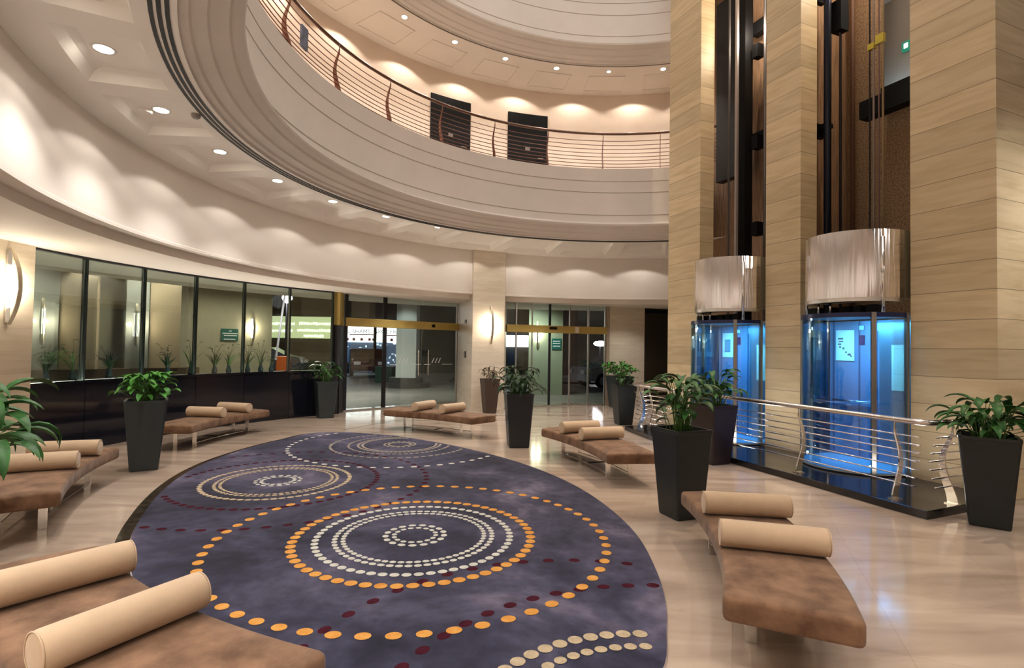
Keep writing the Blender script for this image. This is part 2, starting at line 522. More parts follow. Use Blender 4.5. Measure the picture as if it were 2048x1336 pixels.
# ---- balcony fascia with cornice
def fascia(z0, r_in, name, ztop, label):
    p = [(r_in, z0), (r_in, z0 + 0.03), (r_in - 0.07, z0 + 0.045), (r_in - 0.09, z0 + 0.075), (r_in - 0.20, z0 + 0.10), (r_in - 0.22, z0 + 0.125), (r_in - 0.36, z0 + 0.17),
         (r_in - 0.38, z0 + 0.20), (r_in - 0.44, z0 + 0.215), (r_in - 0.475, z0 + 0.235), (r_in - 0.485, z0 + 0.27), (r_in - 0.43, z0 + 0.285), (r_in - 0.40, z0 + 0.31),
         (r_in - 0.31, z0 + 0.325), (r_in - 0.265, z0 + 0.36), (r_in - 0.255, z0 + 0.40), (r_in - 0.255, ztop)]
    mb = MB(); mb.lathe(p, 120, RA0, RA1, c=C)
    o = struct(mb.build(name, PLASTER, smooth=True, auto=25), label)
    return o
ZB = 5.80
fascia(ZS, R_IN, 'wall_balcony', ZB, 'curved plaster balcony front above the lobby')
def groove(r, z, name):
    mb = MB(); mb.lathe([(r - 0.004, z), (r - 0.004, z + 0.014), (r + 0.01, z + 0.014), (r + 0.01, z), (r - 0.004, z)], 120, RA0, RA1, c=C)
    return struct(mb.build(name, GROOVE))
k = 4
for z in (4.72, 5.24, 5.50):
    groove(R_IN - 0.255, z, f'trim_{k}'); k += 1
# balcony floor, corridor wall, upper soffit, upper front
Z2 = 8.37; R2 = 5.62; RW = 7.12
mb = MB(); mb.lathe([(5.295, ZB), (RW, ZB), (RW, ZB - 0.1)], 100, RA0, RA1, c=C)
struct(mb.build('floor_balcony', mat('balcony carpet', (0.50, 0.42, 0.35), 0.9)))
mb = MB(); mb.lathe([(RW, ZB), (RW, Z2)], 100, RA0, RA1, c=C)
struct(mb.build('wall_corridor', CORRID, smooth=True), 'curved peach corridor wall behind the balcony')
mb = MB(); mb.lathe([(R2, Z2), (5.75, Z2), (5.75, Z2 + 0.0), (RW, Z2)], 100, RA0, RA1, c=C)
struct(mb.build('ceiling_balcony', FRIEZE), 'upper ring ceiling over the balcony')
fascia(Z2, R2, 'wall_upper', 10.6, 'upper curved plaster balcony front')
mb = MB(); mb.lathe([(R2 + 0.012, Z2 - 0.003), (R2 + 0.05, Z2 - 0.003), (R2 + 0.05, Z2 + 0.03), (R2 + 0.012, Z2 + 0.03), (R2 + 0.012, Z2 - 0.003)], 100, RA0, RA1, c=C)
struct(mb.build(f'trim_{k}', mat('bronze edge line', (0.10, 0.08, 0.07), 0.5))); k += 1
for z in (8.92, 9.42, 9.70):
    groove(R2 - 0.255, z, f'trim_{k}'); k += 1
# shallow panels in the upper ring ceiling
mb = MB()
for q in range(13):
    a = 76.5 + 12.5 * q
    for (ra, rb, a0, a1) in ((6.1, 6.13, a - 4, a + 4), (6.85, 6.88, a - 4, a + 4), (6.1, 6.88, a - 4.2, a - 3.95), (6.1, 6.88, a + 3.95, a + 4.2)):
        pts = [onc(ra, a0), onc(ra, a1), onc(rb, a1), onc(rb, a0)]
        mb.prism(pts, Z2 - 0.02, Z2 + 0.01)
struct(mb.build(f'trim_{k}', FRIEZE), 'shallow square mouldings of the upper ring ceiling'); k += 1
# floors above: plain drum and roof far above the frame
mb = MB(); mb.lathe([(5.365, 10.6), (RW, 10.6), (RW, 13.2), (0.001, 13.2)], 96, c=C)
struct(mb.build('wall_top', PLASTER, smooth=True, auto=30))

# ---- frieze and lower ceiling
mb = MB()
mb.lathe([(RF, ZS + 0.12), (RF, 3.10), (RF - 0.015, 3.09), (RF - 0.015, 3.05), (RF + 0.17, 3.05), (RF + 0.17, 2.93)], 144, c=C2)
struct(mb.build('wall_frieze', FRIEZE, smooth=True, auto=30), 'tall curved cream frieze washed by downlights')
mb = MB()
N_ = 144
vs = [(C2[0] + (RF + 0.17) * cos(2 * pi * i / N_), C2[1] + (RF + 0.17) * sin(2 * pi * i / N_), 2.93) for i in range(N_)] + \
     [(C[0] + 10.9 * cos(2 * pi * i / N_), C[1] + 10.9 * sin(2 * pi * i / N_), 2.93) for i in range(N_)]
mb.add(vs, [(i, (i + 1) % N_, N_ + (i + 1) % N_, N_ + i) for i in range(N_)])
struct(mb.build('ceiling_lower', FRIEZE), 'low ceiling band over the windows and doors')

# ---- window wall
RWIN = 8.75; ZSILL = 1.04; ZTOP = 2.93
MUL = [177.6, 171.8, 165.05, 158.35, 151.5, 144.5, 137.4]
wr = struct(empty('window_1'), 'curved glass wall above the black granite base')
for a0, a1 in zip(MUL[:-1], MUL[1:]):
    mb = MB(); mb.lathe([(RWIN, ZSILL), (RWIN, ZTOP), (RWIN + 0.014, ZTOP), (RWIN + 0.014, ZSILL), (RWIN, ZSILL)], 8, radians(a1 + 0.12), radians(a0 - 0.12), c=C, capends=True)
    mb.build('pane', GLASSW, wr, smooth=True, auto=30)
for a in MUL[1:]:
    p = onc(RWIN, a); T = Matrix.Translation((p[0], p[1], 0)) @ Matrix.Rotation(radians(a), 4, 'Z')
    mb = MB(); mb.box(-0.03, 0.05, -0.016, 0.016, ZSILL, ZTOP, T); mb.build('mullion', mat('green black mullion', (0.012, 0.02, 0.02), 0.3, 0.4), wr)
mb = MB(); mb.lathe([(RWIN - 0.03, ZTOP - 0.03), (RWIN + 0.04, ZTOP - 0.03), (RWIN + 0.04, ZTOP), (RWIN - 0.03, ZTOP), (RWIN - 0.03, ZTOP - 0.03)], 48, radians(MUL[-1]), radians(MUL[0]), c=C)
mb.build('window_frame', DARKMETAL, wr)
# black granite base with panel seams
A1 = 136.4
for i in range(6):
    a0, a1 = MUL[i], (MUL[i + 1] if i < 5 else A1)
    mb = MB(); mb.lathe([(RWIN - 0.06, 0.0), (RWIN - 0.06, ZSILL - 0.03), (RWIN + 0.35, ZSILL - 0.03), (RWIN + 0.35, 0.0), (RWIN - 0.06, 0.0)], 8, radians(a1 + 0.03), radians(a0 - 0.03), c=C, capends=True)
    struct(mb.build('wall_base', GRANITE, smooth=True, auto=30))
mb = MB(); mb.lathe([(RWIN - 0.08, ZSILL - 0.03), (RWIN - 0.08, ZSILL + 0.016), (RWIN - 0.065, ZSILL + 0.016), (RWIN - 0.065, ZSILL), (RWIN + 0.36, ZSILL), (RWIN + 0.36, ZSILL - 0.03), (RWIN - 0.08, ZSILL - 0.03)], 48, radians(A1), radians(MUL[0]), c=C, capends=True)  # raised front lip added to hide the sill uplights
struct(mb.build('trim_sill', GRANITE, smooth=True, auto=30), 'black granite sill under the glass wall')
# left pier and the walls behind the camera
mb = MB(); mb.lathe([(8.66, 0), (8.66, 2.93), (9.05, 2.93), (9.05, 0), (8.66, 0)], 24, radians(177.6), radians(205), c=C, capends=True)
struct(mb.build('wall_left', CREAMSTONE, smooth=True, auto=30), 'cream stone wall at the left with a sconce')
mb = MB(); mb.lathe([(8.80, 0), (8.80, 2.95)], 90, radians(204), radians(360 + 50), c=C)
struct(mb.build('wall_back', mat('warm lobby wall', (0.70, 0.62, 0.52), 0.6), smooth=True))

# ---- glass doors
def jamb(mb, T, x0, x1, y0, y1, z0, z1): mb.box(x0, x1, y0, y1, z0, z1, T)
def facade(A, B, name, splits, header, post_xs, label, handles=()):
    A, B = Vector((*A, 0)), Vector((*B, 0)); d = (B - A); Lg = d.length; g = atan2(d.y, d.x)
    root = empty(name, A, g); struct(root, label)
    h0, h1 = header
    xs = [0] + splits + [Lg]
    for a, b in zip(xs[:-1], xs[1:]):
        mb = MB(); mb.box(a + 0.015, b - 0.015, 0.0, 0.012, 0.03, h0); mb.build('pane', GLASSC, root)
        mb = MB(); mb.box(a + 0.015, b - 0.015, 0.0, 0.012, h1, 2.93); mb.build('transom_pane', GLASSC, root)
    mb = MB(); mb.box(0, Lg, -0.09, 0.09, h0, h1); mb.build('header', BRASS, root, bevel=0.006)
    for x, w in post_xs:
        mb = MB(); mb.box(x - w / 2, x + w / 2, -0.03, 0.03, 0, 2.93); mb.build('frame_post', DARKMETAL if w > 0.05 else STEEL, root, bevel=0.004)
    mb = MB(); mb.box(0, Lg, -0.04, 0.04, 0.0, 0.03); mb.build('threshold', STEEL, root)
    for x in handles:
        mb = MB(); mb.tube([(x, -0.07, 0.85), (x, -0.07, 1.55)], 0.014, 10)
        mb.tube([(x, 0.0, 0.95), (x, -0.07, 0.95)], 0.008, 8); mb.tube([(x, 0.0, 1.45), (x, -0.07, 1.45)], 0.008, 8)
        mb.build('handle', CHROME, root)
    return root, g, Lg
D1, D2, D3, D4 = (-4.19, 13.42), (-1.60, 15.80), (-0.17, 15.05), (2.80, 16.02)
dr1, g1, L1 = facade(D1, D2, 'door_1', [1.12, 2.3], (2.13, 2.34), [(0.03, 0.09), (1.12, 0.10), (3.49, 0.05)], 'left automatic glass door with a brass header', handles=(2.14, 2.46))
dr2, g2, L2 = facade(D3, D4, 'door_2', [0.30, 0.78, 1.32, 1.95, 2.55], (2.10, 2.31), [(0.30, 0.035), (0.78, 0.03), (1.32, 0.06), (1.95, 0.035), (2.55, 0.045), (3.10, 0.045)], 'right automatic glass door with a brass header')
# small dark sensors on the headers
mb = MB(); mb.box(2.55, 2.63, -0.13, -0.09, 2.19, 2.27); mb.build('sensor', BLACK, dr1)
mb = MB(); mb.box(1.28, 1.50, -0.13, -0.09, 2.20, 2.27); mb.build('sensor', BLACK, dr2)
mb = MB(); mb.box(2.08, 2.20, -0.1, -0.091, 2.12, 2.29); mb.build('sticker', mat('white sticker', (0.8, 0.75, 0.6), 0.5), dr2)
# frosted marks on the door glass
FROST = mat('frosted white print', (0.75, 0.78, 0.78), 0.6)
mb = MB()
for x0 in (1.55, 2.62):
    for i in range(3):
        xx = x0 + 0.11 * i
        mb.add([(xx, -0.004, 1.19), (xx + 0.02, -0.004, 1.19), (xx + 0.09, -0.004, 1.33), (xx + 0.07, -0.004, 1.33), (xx, 0.0, 1.19), (xx + 0.02, 0.0, 1.19), (xx + 0.09, 0.0, 1.33), (xx + 0.07, 0.0, 1.33)],
               [(0, 1, 2, 3), (4, 5, 6, 7), (0, 1, 5, 4), (1, 2, 6, 5), (2, 3, 7, 6), (3, 0, 4, 7)])
    mb.box(x0 - 0.25, x0 - 0.03, -0.004, 0, 1.14, 1.155); mb.box(x0 + 0.36, x0 + 0.72, -0.004, 0, 1.14, 1.155)
mb.build('glass_marking', FROST, dr1)
# left door side pier: brass-clad return between window and door
a = Vector((*onc(RWIN - 0.05, 136.3), 0)); b = Vector((*D1, 0))
mb = MB(); d = (b - a); gq = atan2(d.y, d.x)
mb.box(0, d.length, -0.02, 0.22, 0, 2.13, Matrix.Translation(a) @ Matrix.Rotation(gq, 4, 'Z'))
struct(mb.build('wall_return', DARKMETAL))
mb = MB(); mb.box(0.05, d.length - 0.04, 0.02, 0.2, 2.13, 2.93, Matrix.Translation(a) @ Matrix.Rotation(gq, 4, 'Z'))
struct(mb.build('trim_post', BRASS), 'brass clad post between the glass wall and the left door')

# ---- stone column between the doors
ca = Vector((-1.035, 13.95, 0)); cb = Vector((-0.20, 14.30, 0)); cd = (cb - ca).normalized(); cg = atan2(cd.y, cd.x)
CT = Matrix.Translation(ca) @ Matrix.Rotation(cg, 4, 'Z')
CW = (cb - ca).length
mb = MB(); mb.add([(ca.x, ca.y, 0), (cb.x, cb.y, 0), (-0.17, 15.1, 0), (-0.17, 15.9, 0), (-1.60, 15.9, 0), (ca.x, ca.y, 4.3), (cb.x, cb.y, 4.3), (-0.17, 15.1, 4.3), (-0.17, 15.9, 4.3), (-1.60, 15.9, 4.3)],
                  [(0, 1, 6, 5), (1, 2, 7, 6), (2, 3, 8, 7), (3, 4, 9, 8), (4, 0, 5, 9)])
struct(mb.build('column', CREAMSTONE, bevel=0.01), 'cream stone column between the two glass doors')
mb = MB(); mb.box(-0.008, CW + 0.008, -0.012, 0.0, 0.0, 0.10, CT); struct(mb.build('baseboard_column', CREAMSTONE))
# stone wall right of the right door
fd = (Vector((*D4, 0)) - Vector((*D3, 0))).normalized()
w0 = Vector((*D4, 0)); fg = atan2(fd.y, fd.x); FT = Matrix.Translation(w0) @ Matrix.Rotation(fg, 4, 'Z')
mb = MB(); mb.box(0.0, 0.10, -0.06, 0.1, 0, 2.93, FT); struct(mb.build('trim_jamb', mat('taupe stone jamb', (0.36, 0.28, 0.21), 0.5)))
mb = MB(); mb.box(0.10, 1.30, -0.04, 0.2, 0, 2.93, FT); struct(mb.build('wall_right', CREAMSTONE), 'cream stone wall right of the right door')
mb = MB(); mb.box(1.30, 3.2, 0.10, 0.2, 0, 2.93, FT); struct(mb.build('wall_recess', mat('dark olive glass panel', (0.035, 0.028, 0.016), 0.15)))
mb = MB(); mb.box(1.30, 3.2, -0.04, 0.12, 2.80, 2.93, FT); struct(mb.build('trim_recess', BLACK))

# ---- the lift block: three stone pillars, shafts behind
ZP = 12.5
for nm, t0, t1, w1, lab in (('stone_pillar', -3.19, -2.25, 0.34, 'stone pillar farthest left of the lifts'), ('stone_pillar', -0.667, 0.0, 0.36, 'stone pillar between the two lifts'),
                        ('stone_pillar', 1.62, 2.54, 3.2, 'broad stone pillar right of the lifts')):
    mb = MB(); mb.box(t0, t1, 0, w1, 0, ZP)
    o = mb.build(nm, SANDSTONE); o.matrix_world = LT
    struct(o, lab)
SHAFT = mat('brown granular shaft wall', (0.22, 0.135, 0.07), 0.8, var=0.55, scale=38, detail=6, col2=(0.40, 0.26, 0.145))
SHAFTS = mat('brown boarded shaft side', (0.27, 0.16, 0.09), 0.75, var=0.5, scale=5, stretch=(8, 8, 0.4), detail=5)
def lbox(name, m, t0, t1, w0_, w1, z0, z1, bevel=0.0):
    mb = MB(); mb.box(t0, t1, w0_, w1, z0, z1); o = mb.build(name, m, bevel=bevel); o.matrix_world = LT
    return o
WB = 1.5
struct(lbox('wall_shaft', SHAFTS, -4.6, -0.36, WB, WB + 0.1, 0, ZP))
struct(lbox('wall_shaft', SHAFT, -0.30, 0.26, WB, WB + 0.1, 5.8, ZP))
struct(lbox('wall_shaft', SHAFT, -0.30, 1.75, WB, WB + 0.1, 0, 5.8))
struct(lbox('wall_shaft', SHAFT, 0.26, 1.75, WB, WB + 0.1, 8.3, ZP))
struct(lbox('wall_shaft', SHAFTS, -0.36, -0.30, 0.36, WB, 0, ZP))
struct(lbox('wall_shaft', SHAFT, -3.3, 1.75, -0.02 + 0.36, WB, ZP, ZP + 0.1))
# landing seen through the shaft opening
LAND = mat('landing wall', (0.42, 0.36, 0.30), 0.7)
struct(lbox('wall_landing', LAND, -1.2, 1.75, 2.9, 3.0, 5.8, 8.3))
struct(lbox('wall_landing', LAND, -1.3, -1.2, WB + 0.1, 3.0, 5.8, 8.3))
struct(lbox('floor_landing', mat('landing floor', (0.25, 0.2, 0.16), 0.4), -1.2, 1.75, WB + 0.1, 3.0, 5.75, 5.82))
struct(lbox('ceiling_landing', PLASTER, -1.2, 1.75, WB + 0.1, 3.0, 8.3, 8.36))
# ================================================================== RUG
rug_c = Vector((RC[0], RC[1], 0))
mb = MB()
NR = 200
top = ell(RA, RB, NR, (0, 0), RG); topi = ell(RA - 0.006, RB - 0.006, NR, (0, 0), RG)
ZRUG = 0.016
mb.m = 0
mb.add([(x, y, ZRUG) for x, y in topi], [tuple(range(NR))])
mb.m = 1
mb.add([(x, y, 0.003) for x, y in top] + [(x, y, ZRUG) for x, y in topi], [(i, (i + 1) % NR, NR + (i + 1) % NR, NR + i) for i in range(NR)])
def in_rug(x, y, m=0.05):
    X = x * cos(RG) + y * sin(RG); Y = -x * sin(RG) + y * cos(RG)
    return (X / (RA - m)) ** 2 + (Y / (RB - m)) ** 2 < rsh(atan2(Y / RB, X / RA)) ** 2
lvl = [0]
def dots(cx, cy, r, nn, da, db, mi, a0=0.0, a1=360.0, ph=0.0):
    mb.m = mi
    lvl[0] += 1
    z = ZRUG + 0.0006 + 0.00012 * lvl[0]
    for i in range(nn):
        g = radians(a0 + (a1 - a0) * (i + ph) / nn)
        x, y = cx + r * cos(g) - rug_c.x, cy + r * sin(g) - rug_c.y
        if not in_rug(x, y, 0.07): continue
        pts = []
        for j in range(14):
            q = 2 * pi * j / 14
            u, v = da * cos(q), db * sin(q)
            pts.append((x + u * cos(g) - v * sin(g), y + u * sin(g) + v * cos(g), z))
        mb.add(pts, [tuple(range(14))])
CREAM, ORANGE, MAROON, SAND, SAND2 = 2, 3, 4, 5, 6
c1 = (-0.81, 4.69); c2 = (-2.77, 6.47); c3 = (-1.835, 8.97); c4 = (0.765, 2.13)
dots(0.51, 2.53, 1.665, 52, 0.035, 0.044, MAROON)
dots(1.01, 2.085, 1.69, 60, 0.036, 0.046, MAROON)
dots(*c2, 1.755, 62, 0.035, 0.046, MAROON)
dots(*c2, 1.155, 62, 0.035, 0.045, MAROON)
dots(*c3, 1.73, 60, 0.032, 0.045, CREAM)
dots(*c3, 1.10, 60, 0.024, 0.045, SAND2)
for r in (0.82, 0.67, 0.60): dots(*c3, r, 60, 0.022, 0.034, SAND2)
for r in (0.25, 0.18): dots(*c3, r, 17, 0.024, 0.034, SAND2)
for r, da, db in ((0.82, 0.028, 0.038), (0.675, 0.022, 0.029), (0.615, 0.020, 0.026)): dots(*c2, r, 62, da, db, SAND)
for r in (0.25, 0.185): dots(*c2, r, 17, 0.024, 0.030, CREAM)
dots(*c1, 1.633, 60, 0.040, 0.048, ORANGE)
dots(*c1, 1.0, 58, 0.042, 0.046, ORANGE)
dots(*c1, 0.82, 60, 0.031, 0.036, CREAM)
dots(*c1, 0.665, 60, 0.024, 0.030, CREAM); dots(*c1, 0.595, 60, 0.022, 0.027, CREAM)
dots(*c1, 0.25, 17, 0.027, 0.034, CREAM); dots(*c1, 0.178, 16, 0.022, 0.027, CREAM)
dots(*c4, 1.0, 64, 0.040, 0.043, SAND); dots(*c4, 0.87, 64, 0.032, 0.036, SAND)
rm = [rug_pile(), mat('pale lit rug edge', (0.45, 0.38, 0.36), 0.9),  # second material: rug side painted pale as if lit
      mat('cream rug dot', (0.48, 0.47, 0.42), 0.95, var=0.12, scale=30, spec=0.1), mat('orange rug dot', (0.56, 0.235, 0.045), 0.95, var=0.15, scale=14, col2=(0.58, 0.30, 0.08), spec=0.1),
      mat('maroon rug dot', (0.045, 0.006, 0.013), 0.95, var=0.3, scale=20, spec=0.1), mat('sand rug dot', (0.40, 0.32, 0.215), 0.95, var=0.15, scale=30, spec=0.1),
      mat('dull sand rug dot', (0.27, 0.235, 0.19), 0.95, var=0.15, scale=30, spec=0.1)]
rug = mb.build('rug', rm, loc=rug_c)
tag(rug, 'large oval blue violet rug patterned with rings of orange, cream and maroon dots', 'rug')

# ================================================================== BENCHES
RI = 4.85; YC = 0.115 - RI; WS = 0.63; PHI = math.asin(1.05 / RI)
def bpt(rho, phi, z): return (rho * sin(phi), YC + rho * cos(phi), z)
def make_bench(loc, rotz, label):
    root = empty('bench', loc, rotz, label, 'bench', 'curved suede benches around the rug')
    # seat: rounded slab swept along the arc
    def ring(phi, ins):
        h0, h1 = 0.272 + ins * 0.6, 0.402 - ins * 0.8; r0, r1 = RI + ins, RI + WS - ins
        rc = max(0.030 - ins * 0.4, 0.012); out = []
        for (cx, cz, a) in ((r1 - rc, h1 - rc, 0), (r0 + rc, h1 - rc, 90), (r0 + rc, h0 + rc, 180), (r1 - rc, h0 + rc, 270)):
            for s_ in (0, 30, 60, 90):
                g = radians(a + s_)
                rho, z = cx + rc * cos(g), cz + rc * sin(g)
                out.append((rho, z))
        # extra points on the top so that it is slightly crowned
        o2 = []
        for i, p in enumerate(out):
            o2.append(p)
            if i == 3:
                for q in (0.25, 0.5, 0.75):
                    o2.append((p[0] + (r0 + rc - p[0]) * q, p[1] + 0.006 * sin(pi * q)))
        return [bpt(r, phi, z) for r, z in o2]
    e = 0.006
    phis = [(-PHI, 0.030), (-PHI + 0.0012, 0.012), (-PHI + 0.004, 0.003), (-PHI + e + 0.002, 0.0)]
    nseg = 22
    mids = [(-PHI + 0.012 + (2 * PHI - 0.024) * i / nseg, 0.0) for i in range(nseg + 1)]
    allp = phis + mids + [(-p, i) for p, i in phis[::-1]]
    mb = MB(); mb.loft([ring(p, i) for p, i in allp])
    mb.build('seat', SUEDE, root, smooth=True, auto=50)
    # steel frame under the seat
    for rho in (RI + 0.15, RI + 0.45):
        mb = MB()
        for i in range(10):
            p0, p1 = -PHI * 0.86 + 2 * PHI * 0.86 * i / 10, -PHI * 0.86 + 2 * PHI * 0.86 * (i + 1) / 10
            vs = [bpt(rho + a, p, z) for p in (p0, p1) for a in (-0.012, 0.012) for z in (0.252, 0.271)]
            mb.add(vs, [(0, 1, 3, 2), (4, 6, 7, 5), (0, 4, 5, 1), (2, 3, 7, 6), (0, 2, 6, 4), (1, 5, 7, 3)])
        mb.build('frame_rail', DARKMETAL, root)
    pl = 0.70 / (RI + 0.3)
    for sgn in (-1, 1):
        for rho in (RI + 0.15, RI + 0.45):
            ph = sgn * pl
            T = Matrix.Translation(bpt(rho, ph, 0)) @ Matrix.Rotation(-ph, 4, 'Z')
            mb = MB(); mb.box(-0.006, 0.006, -0.032, 0.032, 0, 0.262, T)
            mb.build('leg', CHROME, root, bevel=0.002)
    for rho in (RI + 0.15, RI + 0.45):
        mb = MB(); mb.tube([bpt(rho, -pl + 2 * pl * i / 8, 0.065) for i in range(9)], 0.0065, 8); mb.build('stretcher', CHROME, root, smooth=True)
    mb = MB(); mb.tube([bpt(RI + 0.15, 0, 0.065), bpt(RI + 0.45, 0, 0.065)], 0.009, 8); mb.build('cross_bar', DARKMETAL, root, smooth=True)
    return root
def bench_frame(M, nrm):
    n_ = Vector((*nrm, 0)).normalized(); y = -n_
    return Vector((*M, 0)), atan2(-y.x, y.y)
BEN = [((1.31, 3.80), (-0.979, 0.206), 'brown suede bench at the lower right of the photo, nearest the railing'),
       ((0.82, 7.44), (-0.944, -0.33), 'brown suede bench between the two tall planters right of the rug'),
       ((-1.60, 10.05), (-0.497, -0.868), 'brown suede bench beyond the rug in front of the left glass door'),
       ((-4.68, 9.15), (0.99, -0.12), 'tan suede bench along the black window base right of the grey planter'),
       ((-4.16, 5.43), (0.904, 0.427), 'tan suede bench at the left edge just left of the grey planter'),
       ((-1.62, 2.79), (0.53, 0.848), 'large tan suede bench in the lower left corner, cut by the frame')]
first = None
BT = []
for M_, n_, lab in BEN:
    loc, rz = bench_frame(M_, n_)
    if first is None:
        first = make_bench(loc, rz, lab)
    else:
        dup(first, loc, rz, lab)
    BT.append((loc, rz))
# ---- bolsters lying across the benches
def make_bolster(loc, rz, label):
    root_b = MB()
    R_, L_ = 0.084, 0.31
    prof = [(-L_ - 0.004, 0.0), (-L_ - 0.002, R_ * 0.5), (-L_, R_ * 0.86), (-L_ + 0.006, R_ * 0.965), (-L_ + 0.02, R_), (-L_ * 0.5, R_ * 1.004), (0, R_), (L_ * 0.5, R_ * 1.004),
            (L_ - 0.02, R_), (L_ - 0.006, R_ * 0.965), (L_, R_ * 0.86), (L_ + 0.002, R_ * 0.5), (L_ + 0.004, 0.0)]
    nn = 32; vs = []; fs = []
    for i in range(nn):
        g = 2 * pi * i / nn
        for x, r in prof: vs.append((x, max(r, 1e-4) * cos(g), max(r, 1e-4) * sin(g)))
    k_ = len(prof)
    for i in range(nn):
        for j in range(k_ - 1): fs.append((i * k_ + j, ((i + 1) % nn) * k_ + j, ((i + 1) % nn) * k_ + j + 1, i * k_ + j + 1))
    root_b.add(vs, fs)
    o = root_b.build('bolster', BOLSTER, smooth=True, auto=60, loc=loc, rotz=rz)
    tag(o, label, 'bolster cushion', 'suede bolsters on the benches')
    for sx in (-1, 1):
        mb = MB(); mb.tube([(sx * (L_ - 0.001), R_ * 0.955 * cos(2 * pi * i / 40), R_ * 0.955 * sin(2 * pi * i / 40)) for i in range(40)], 0.0035, 6, closed=True)
        mb.build('piping', BOLSTER, o, smooth=True)
    return o
BOL = [(0, 0.40, 'farther tan bolster on the bench at the lower right'), (0, -0.33, 'nearer tan bolster on the bench at the lower right'),
       (1, -0.50, 'farther tan bolster on the bench between the tall planters'), (1, 0.12, 'nearer tan bolster on the bench between the tall planters'),
       (2, -0.36, 'left tan bolster on the bench before the left glass door'), (2, 0.33, 'right tan bolster on the bench before the left glass door'),
       (3, -0.14, 'nearer cream bolster on the bench along the black window base'), (3, 0.57, 'farther cream bolster on the bench along the black window base'),
       (4, 0.58, 'farther cream bolster on the bench left of the grey planter'), (4, -0.12, 'nearer cream bolster on the bench left of the grey planter'),
       (5, 0.46, 'cream bolster of the lower left bench farther from the rug end'), (5, -0.30, 'large cream bolster with visible round end on the lower left bench')]
# sign of the along-bench position for each bench: local +x direction
CH = {0: Vector((0.206, 0.979, 0)), 1: Vector((0.33, -0.944, 0)), 2: Vector((0.868, -0.497, 0)), 3: Vector((0.123, 0.992, 0)), 4: Vector((-0.427, 0.904, 0)), 5: Vector((-0.848, 0.53, 0))}
fb_ = None
for bi, s_, lab in BOL:
    loc, rz = BT[bi]
    xdir = Vector((cos(rz), sin(rz), 0))
    sg = 1 if xdir.dot(CH[bi]) > 0 else -1
    ph = sg * s_ / (RI + 0.3)
    p = Matrix.Translation(loc) @ Matrix.Rotation(rz, 4, 'Z') @ Vector(bpt(RI + WS / 2, ph, 0.402 + 0.0915))
    ang = rz + pi / 2 - ph
    if fb_ is None: fb_ = make_bolster(p, ang, lab)
    else: dup(fb_, p, ang, lab)

# ================================================================== PLANTS
def leaf(mb, base, az, el, L, W, droop, fold=0.25, seg=6):
    """one broad pointed leaf: rises from its base and arches over"""
    p = Vector(base); vs = []; fs = []
    e = el
    for i in range(seg + 1):
        u = i / seg
        w = W * (sin(pi * min(1, u * 0.94 + 0.05)) ** 0.8) * (1 - 0.35 * u)
        if i == seg: w = 0.001
        d = Vector((cos(az) * cos(e), sin(az) * cos(e), sin(e)))
        side = Vector((-sin(az), cos(az), 0))
        up = side.cross(d) * -1
        if up.z < 0: up = -up
        vs += [p - side * w / 2 + up * w * fold, p, p + side * w / 2 + up * w * fold]
        p = p + d * (L / seg); e -= droop / seg
    for i in range(seg):
        a = 3 * i
        fs += [(a, a + 1, a + 4, a + 3), (a + 1, a + 2, a + 5, a + 4)]
    mb.add(vs, fs)
def plant(root, seed, n, h0, h1, spread, L, W, zsoil, lm, sm, droop=1.6, leafset=None, tilt=0.35):
    r = random.Random(seed)
    ms, ml = MB(), MB()
    for i in range(n):
        a = 2 * pi * (i * 0.381966 + r.uniform(-0.06, 0.06)) * 1.0
        b = Vector((r.uniform(-0.10, 0.10), r.uniform(-0.10, 0.10), zsoil - 0.01))
        hh = r.uniform(h0, h1); out = spread * r.uniform(0.25, 1.0) * (1.25 - 0.5 * (hh - h0) / max(h1 - h0, 1e-3))
        tip = Vector((b.x + cos(a) * out * 0.55, b.y + sin(a) * out * 0.55, zsoil + hh))
        mid = b.lerp(tip, 0.5) + Vector((-cos(a) * out * 0.10, -sin(a) * out * 0.10, hh * 0.12))
        path = []
        for q in range(6):
            u = q / 5
            path.append(b * (1 - u) ** 2 + mid * 2 * u * (1 - u) + tip * u * u)
        ms.tube(path, [0.0055 - 0.0025 * q / 5 for q in range(6)], 5)
        leaf(ml, tip, a + r.uniform(-0.5, 0.5), r.uniform(0.1, 0.75), L * r.uniform(0.75, 1.15), W * r.uniform(0.8, 1.15), droop * r.uniform(0.6, 1.2), seg=7)
        if r.random() < 0.35:
            leaf(ml, path[3], a + r.uniform(-1.2, 1.2), r.uniform(0.2, 0.9), L * 0.7, W * 0.7, droop, seg=6)
    ms.build('stems', sm, root, smooth=True)
    o = ml.build('foliage', lm, root, smooth=True)
    o['kind'] = 'stuff'
    return root
